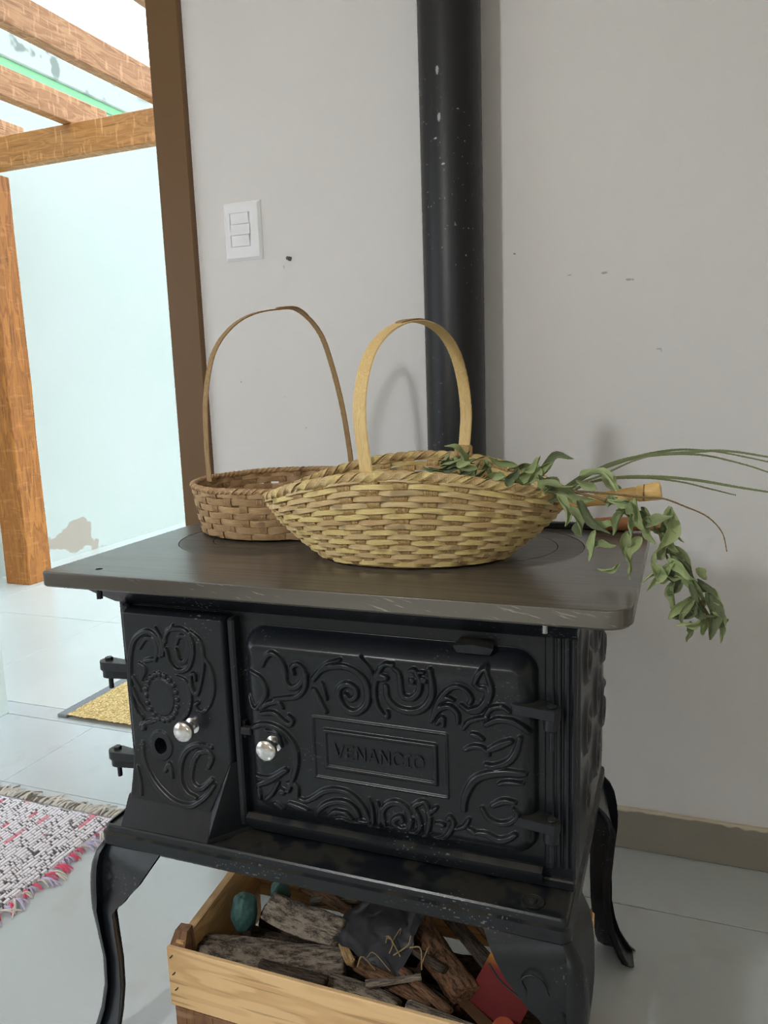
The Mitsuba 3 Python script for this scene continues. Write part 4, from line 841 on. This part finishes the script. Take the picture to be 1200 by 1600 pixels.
for i, (a, b, r, m_, lab) in enumerate((((-.44, .985, .150), (-.36, 1.02, .158), .007, 'm_log_grey', 'small grey twig crossing the crooked brown branch, close to the front board'), ((-.395, 1.03, .150), (-.30, .975, .152), .0085, 'm_log_brown', 'thin brown twig pointing at the red carton'),
        ((-.43, 1.10, .150), (-.33, 1.045, .158), .008, 'm_log_dark', 'dark thin twig lying on the brown bark log'), ((-.62, .975, .150), (-.50, .965, .152), .010, 'm_log_dark', 'dark splinter between the big grey log and the front board'), ((-.61, 1.14, .150), (-.52, 1.155, .158), .010, 'm_log_grey', 'grey splinter behind the split log, beside the smaller teal scrap'))):
    log(a, b, r, m_, lab, seed=40 + i, group=FW)
for i, (a, b, r) in enumerate((((-.73, 1.09, .058), (-.46, 1.10, .056), .034), ((-.73, 1.17, .062), (-.42, 1.19, .060), .036), ((-.45, .99, .055), (-.17, 1.0, .055), .03), ((-.44, 1.09, .056), (-.16, 1.08, .056), .033), ((-.40, 1.17, .06), (-.16, 1.17, .058), .033), ((-.745, .985, .05), (-.5, .99, .05), .024))):
    log(a, b, r, 'm_log_dark', 'dark log deep in the crate beneath the other firewood', seed=20 + i, group='bottom layer of firewood in the crate')

def lump(key, c, s, mat, seed, **k):
    m = trimesh.creation.icosphere(4, 1.0)
    v = np.asarray(m.vertices)
    v = v * (1 + .42 * (meshkit.fbm(v * 1.6 + seed, 3, seed)[:, None] - .5))
    m.vertices = v * np.array(s) + np.array(c)
    return add(key, m, mat, smooth=True, **k)
lump('teal_scrap', (-.712, 1.075, .150), (.022, .026, .034), 'm_teal', 4, label='teal green scrap standing at the left end of the crate, the nearer one', category='scrap', group='teal green scraps in the crate')
lump('teal_scrap', (-.672, 1.135, .150), (.017, .020, .028), 'm_teal', 6, label='smaller teal green scrap behind, half under the stove base', category='scrap', group='teal green scraps in the crate')
# crumpled dark film
U, V = np.meshgrid(np.linspace(0, 1, 40), np.linspace(0, 1, 40), indexing='ij')
f = np.stack([U * 3, V * 3, U * 0], -1)
ridge = np.abs(meshkit.fbm(f, 3, 2) - .5) * 2
Pf = np.stack([-.530 + .125 * U + .025 * V + .02 * (meshkit.noise(f, 5) - .5), 1.055 + .125 * V - .035 * U + .02 * (meshkit.noise(f, 6) - .5), 0.158 + .016 * ridge + .020 * V - .022 * U * (1 - V)], -1).reshape(-1, 3)
i, j = np.meshgrid(np.arange(39), np.arange(39), indexing='ij'); o = (i * 40 + j).ravel()
F = np.vstack([np.stack([o, o + 40, o + 41], 1), np.stack([o, o + 41, o + 1], 1)])
add('plastic_film', trimesh.Trimesh(np.vstack([Pf, Pf - [0, 0, .0008]]), np.vstack([F, F[:, ::-1] + 1600]), process=False), 'm_film', smooth=35, label='crumpled dark grey plastic film lying on the firewood in the middle of the crate', category='plastic film')
# torn carton: an open box corner with printed faces
cb = thing('carton', 'torn red and yellow printed carton stuck in the crate beside the right stove leg', 'carton')
add(cb + '__panel', hull([(-.292, 1.035, .125), (-.250, 1.085, .205), (-.215, 1.0, .105), (-.178, 1.055, .165), (-.2925, 1.037, .1253), (-.2505, 1.087, .2053), (-.2155, 1.002, .1053), (-.1785, 1.057, .1653)]), 'm_carton')
add(cb + '__flap', hull([(-.300, 1.015, .132), (-.292, 1.035, .127), (-.222, .965, .124), (-.206, .985, .120), (-.300, 1.015, .1315), (-.292, 1.035, .1265), (-.222, .965, .1235), (-.206, .985, .1195)]), 'm_carton_in')
add(cb + '__tab', lathe([(0, .001), (0, .019), (.0012, .019), (.0012, .001)], (-.222, .985, .132), (.35, -.6, .72), 20), 'm_carton_b')
sk = []
for q in range(8):
    x, y = R.uniform(-.47, -.36), R.uniform(1.0, 1.08); a = R.uniform(0, 6.28); L_ = R.uniform(.03, .07)
    P = [(x, y, .150), (x + L_ * .5 * math.cos(a), y + L_ * .3 * math.sin(a), .170 + R.uniform(-.006, .012)), (x + L_ * math.cos(a + .4), y + L_ * .5 * math.sin(a), .152 + R.uniform(0, .03))]
    sk.append(tube(spline(P, 8), R.uniform(.0006, .0013), 5))
k = add('straw', cat(sk), 'm_straw', smooth=40); tag(k, 'dry straw stalks on the firewood beside the plastic film', 'straw', None, 'stuff')
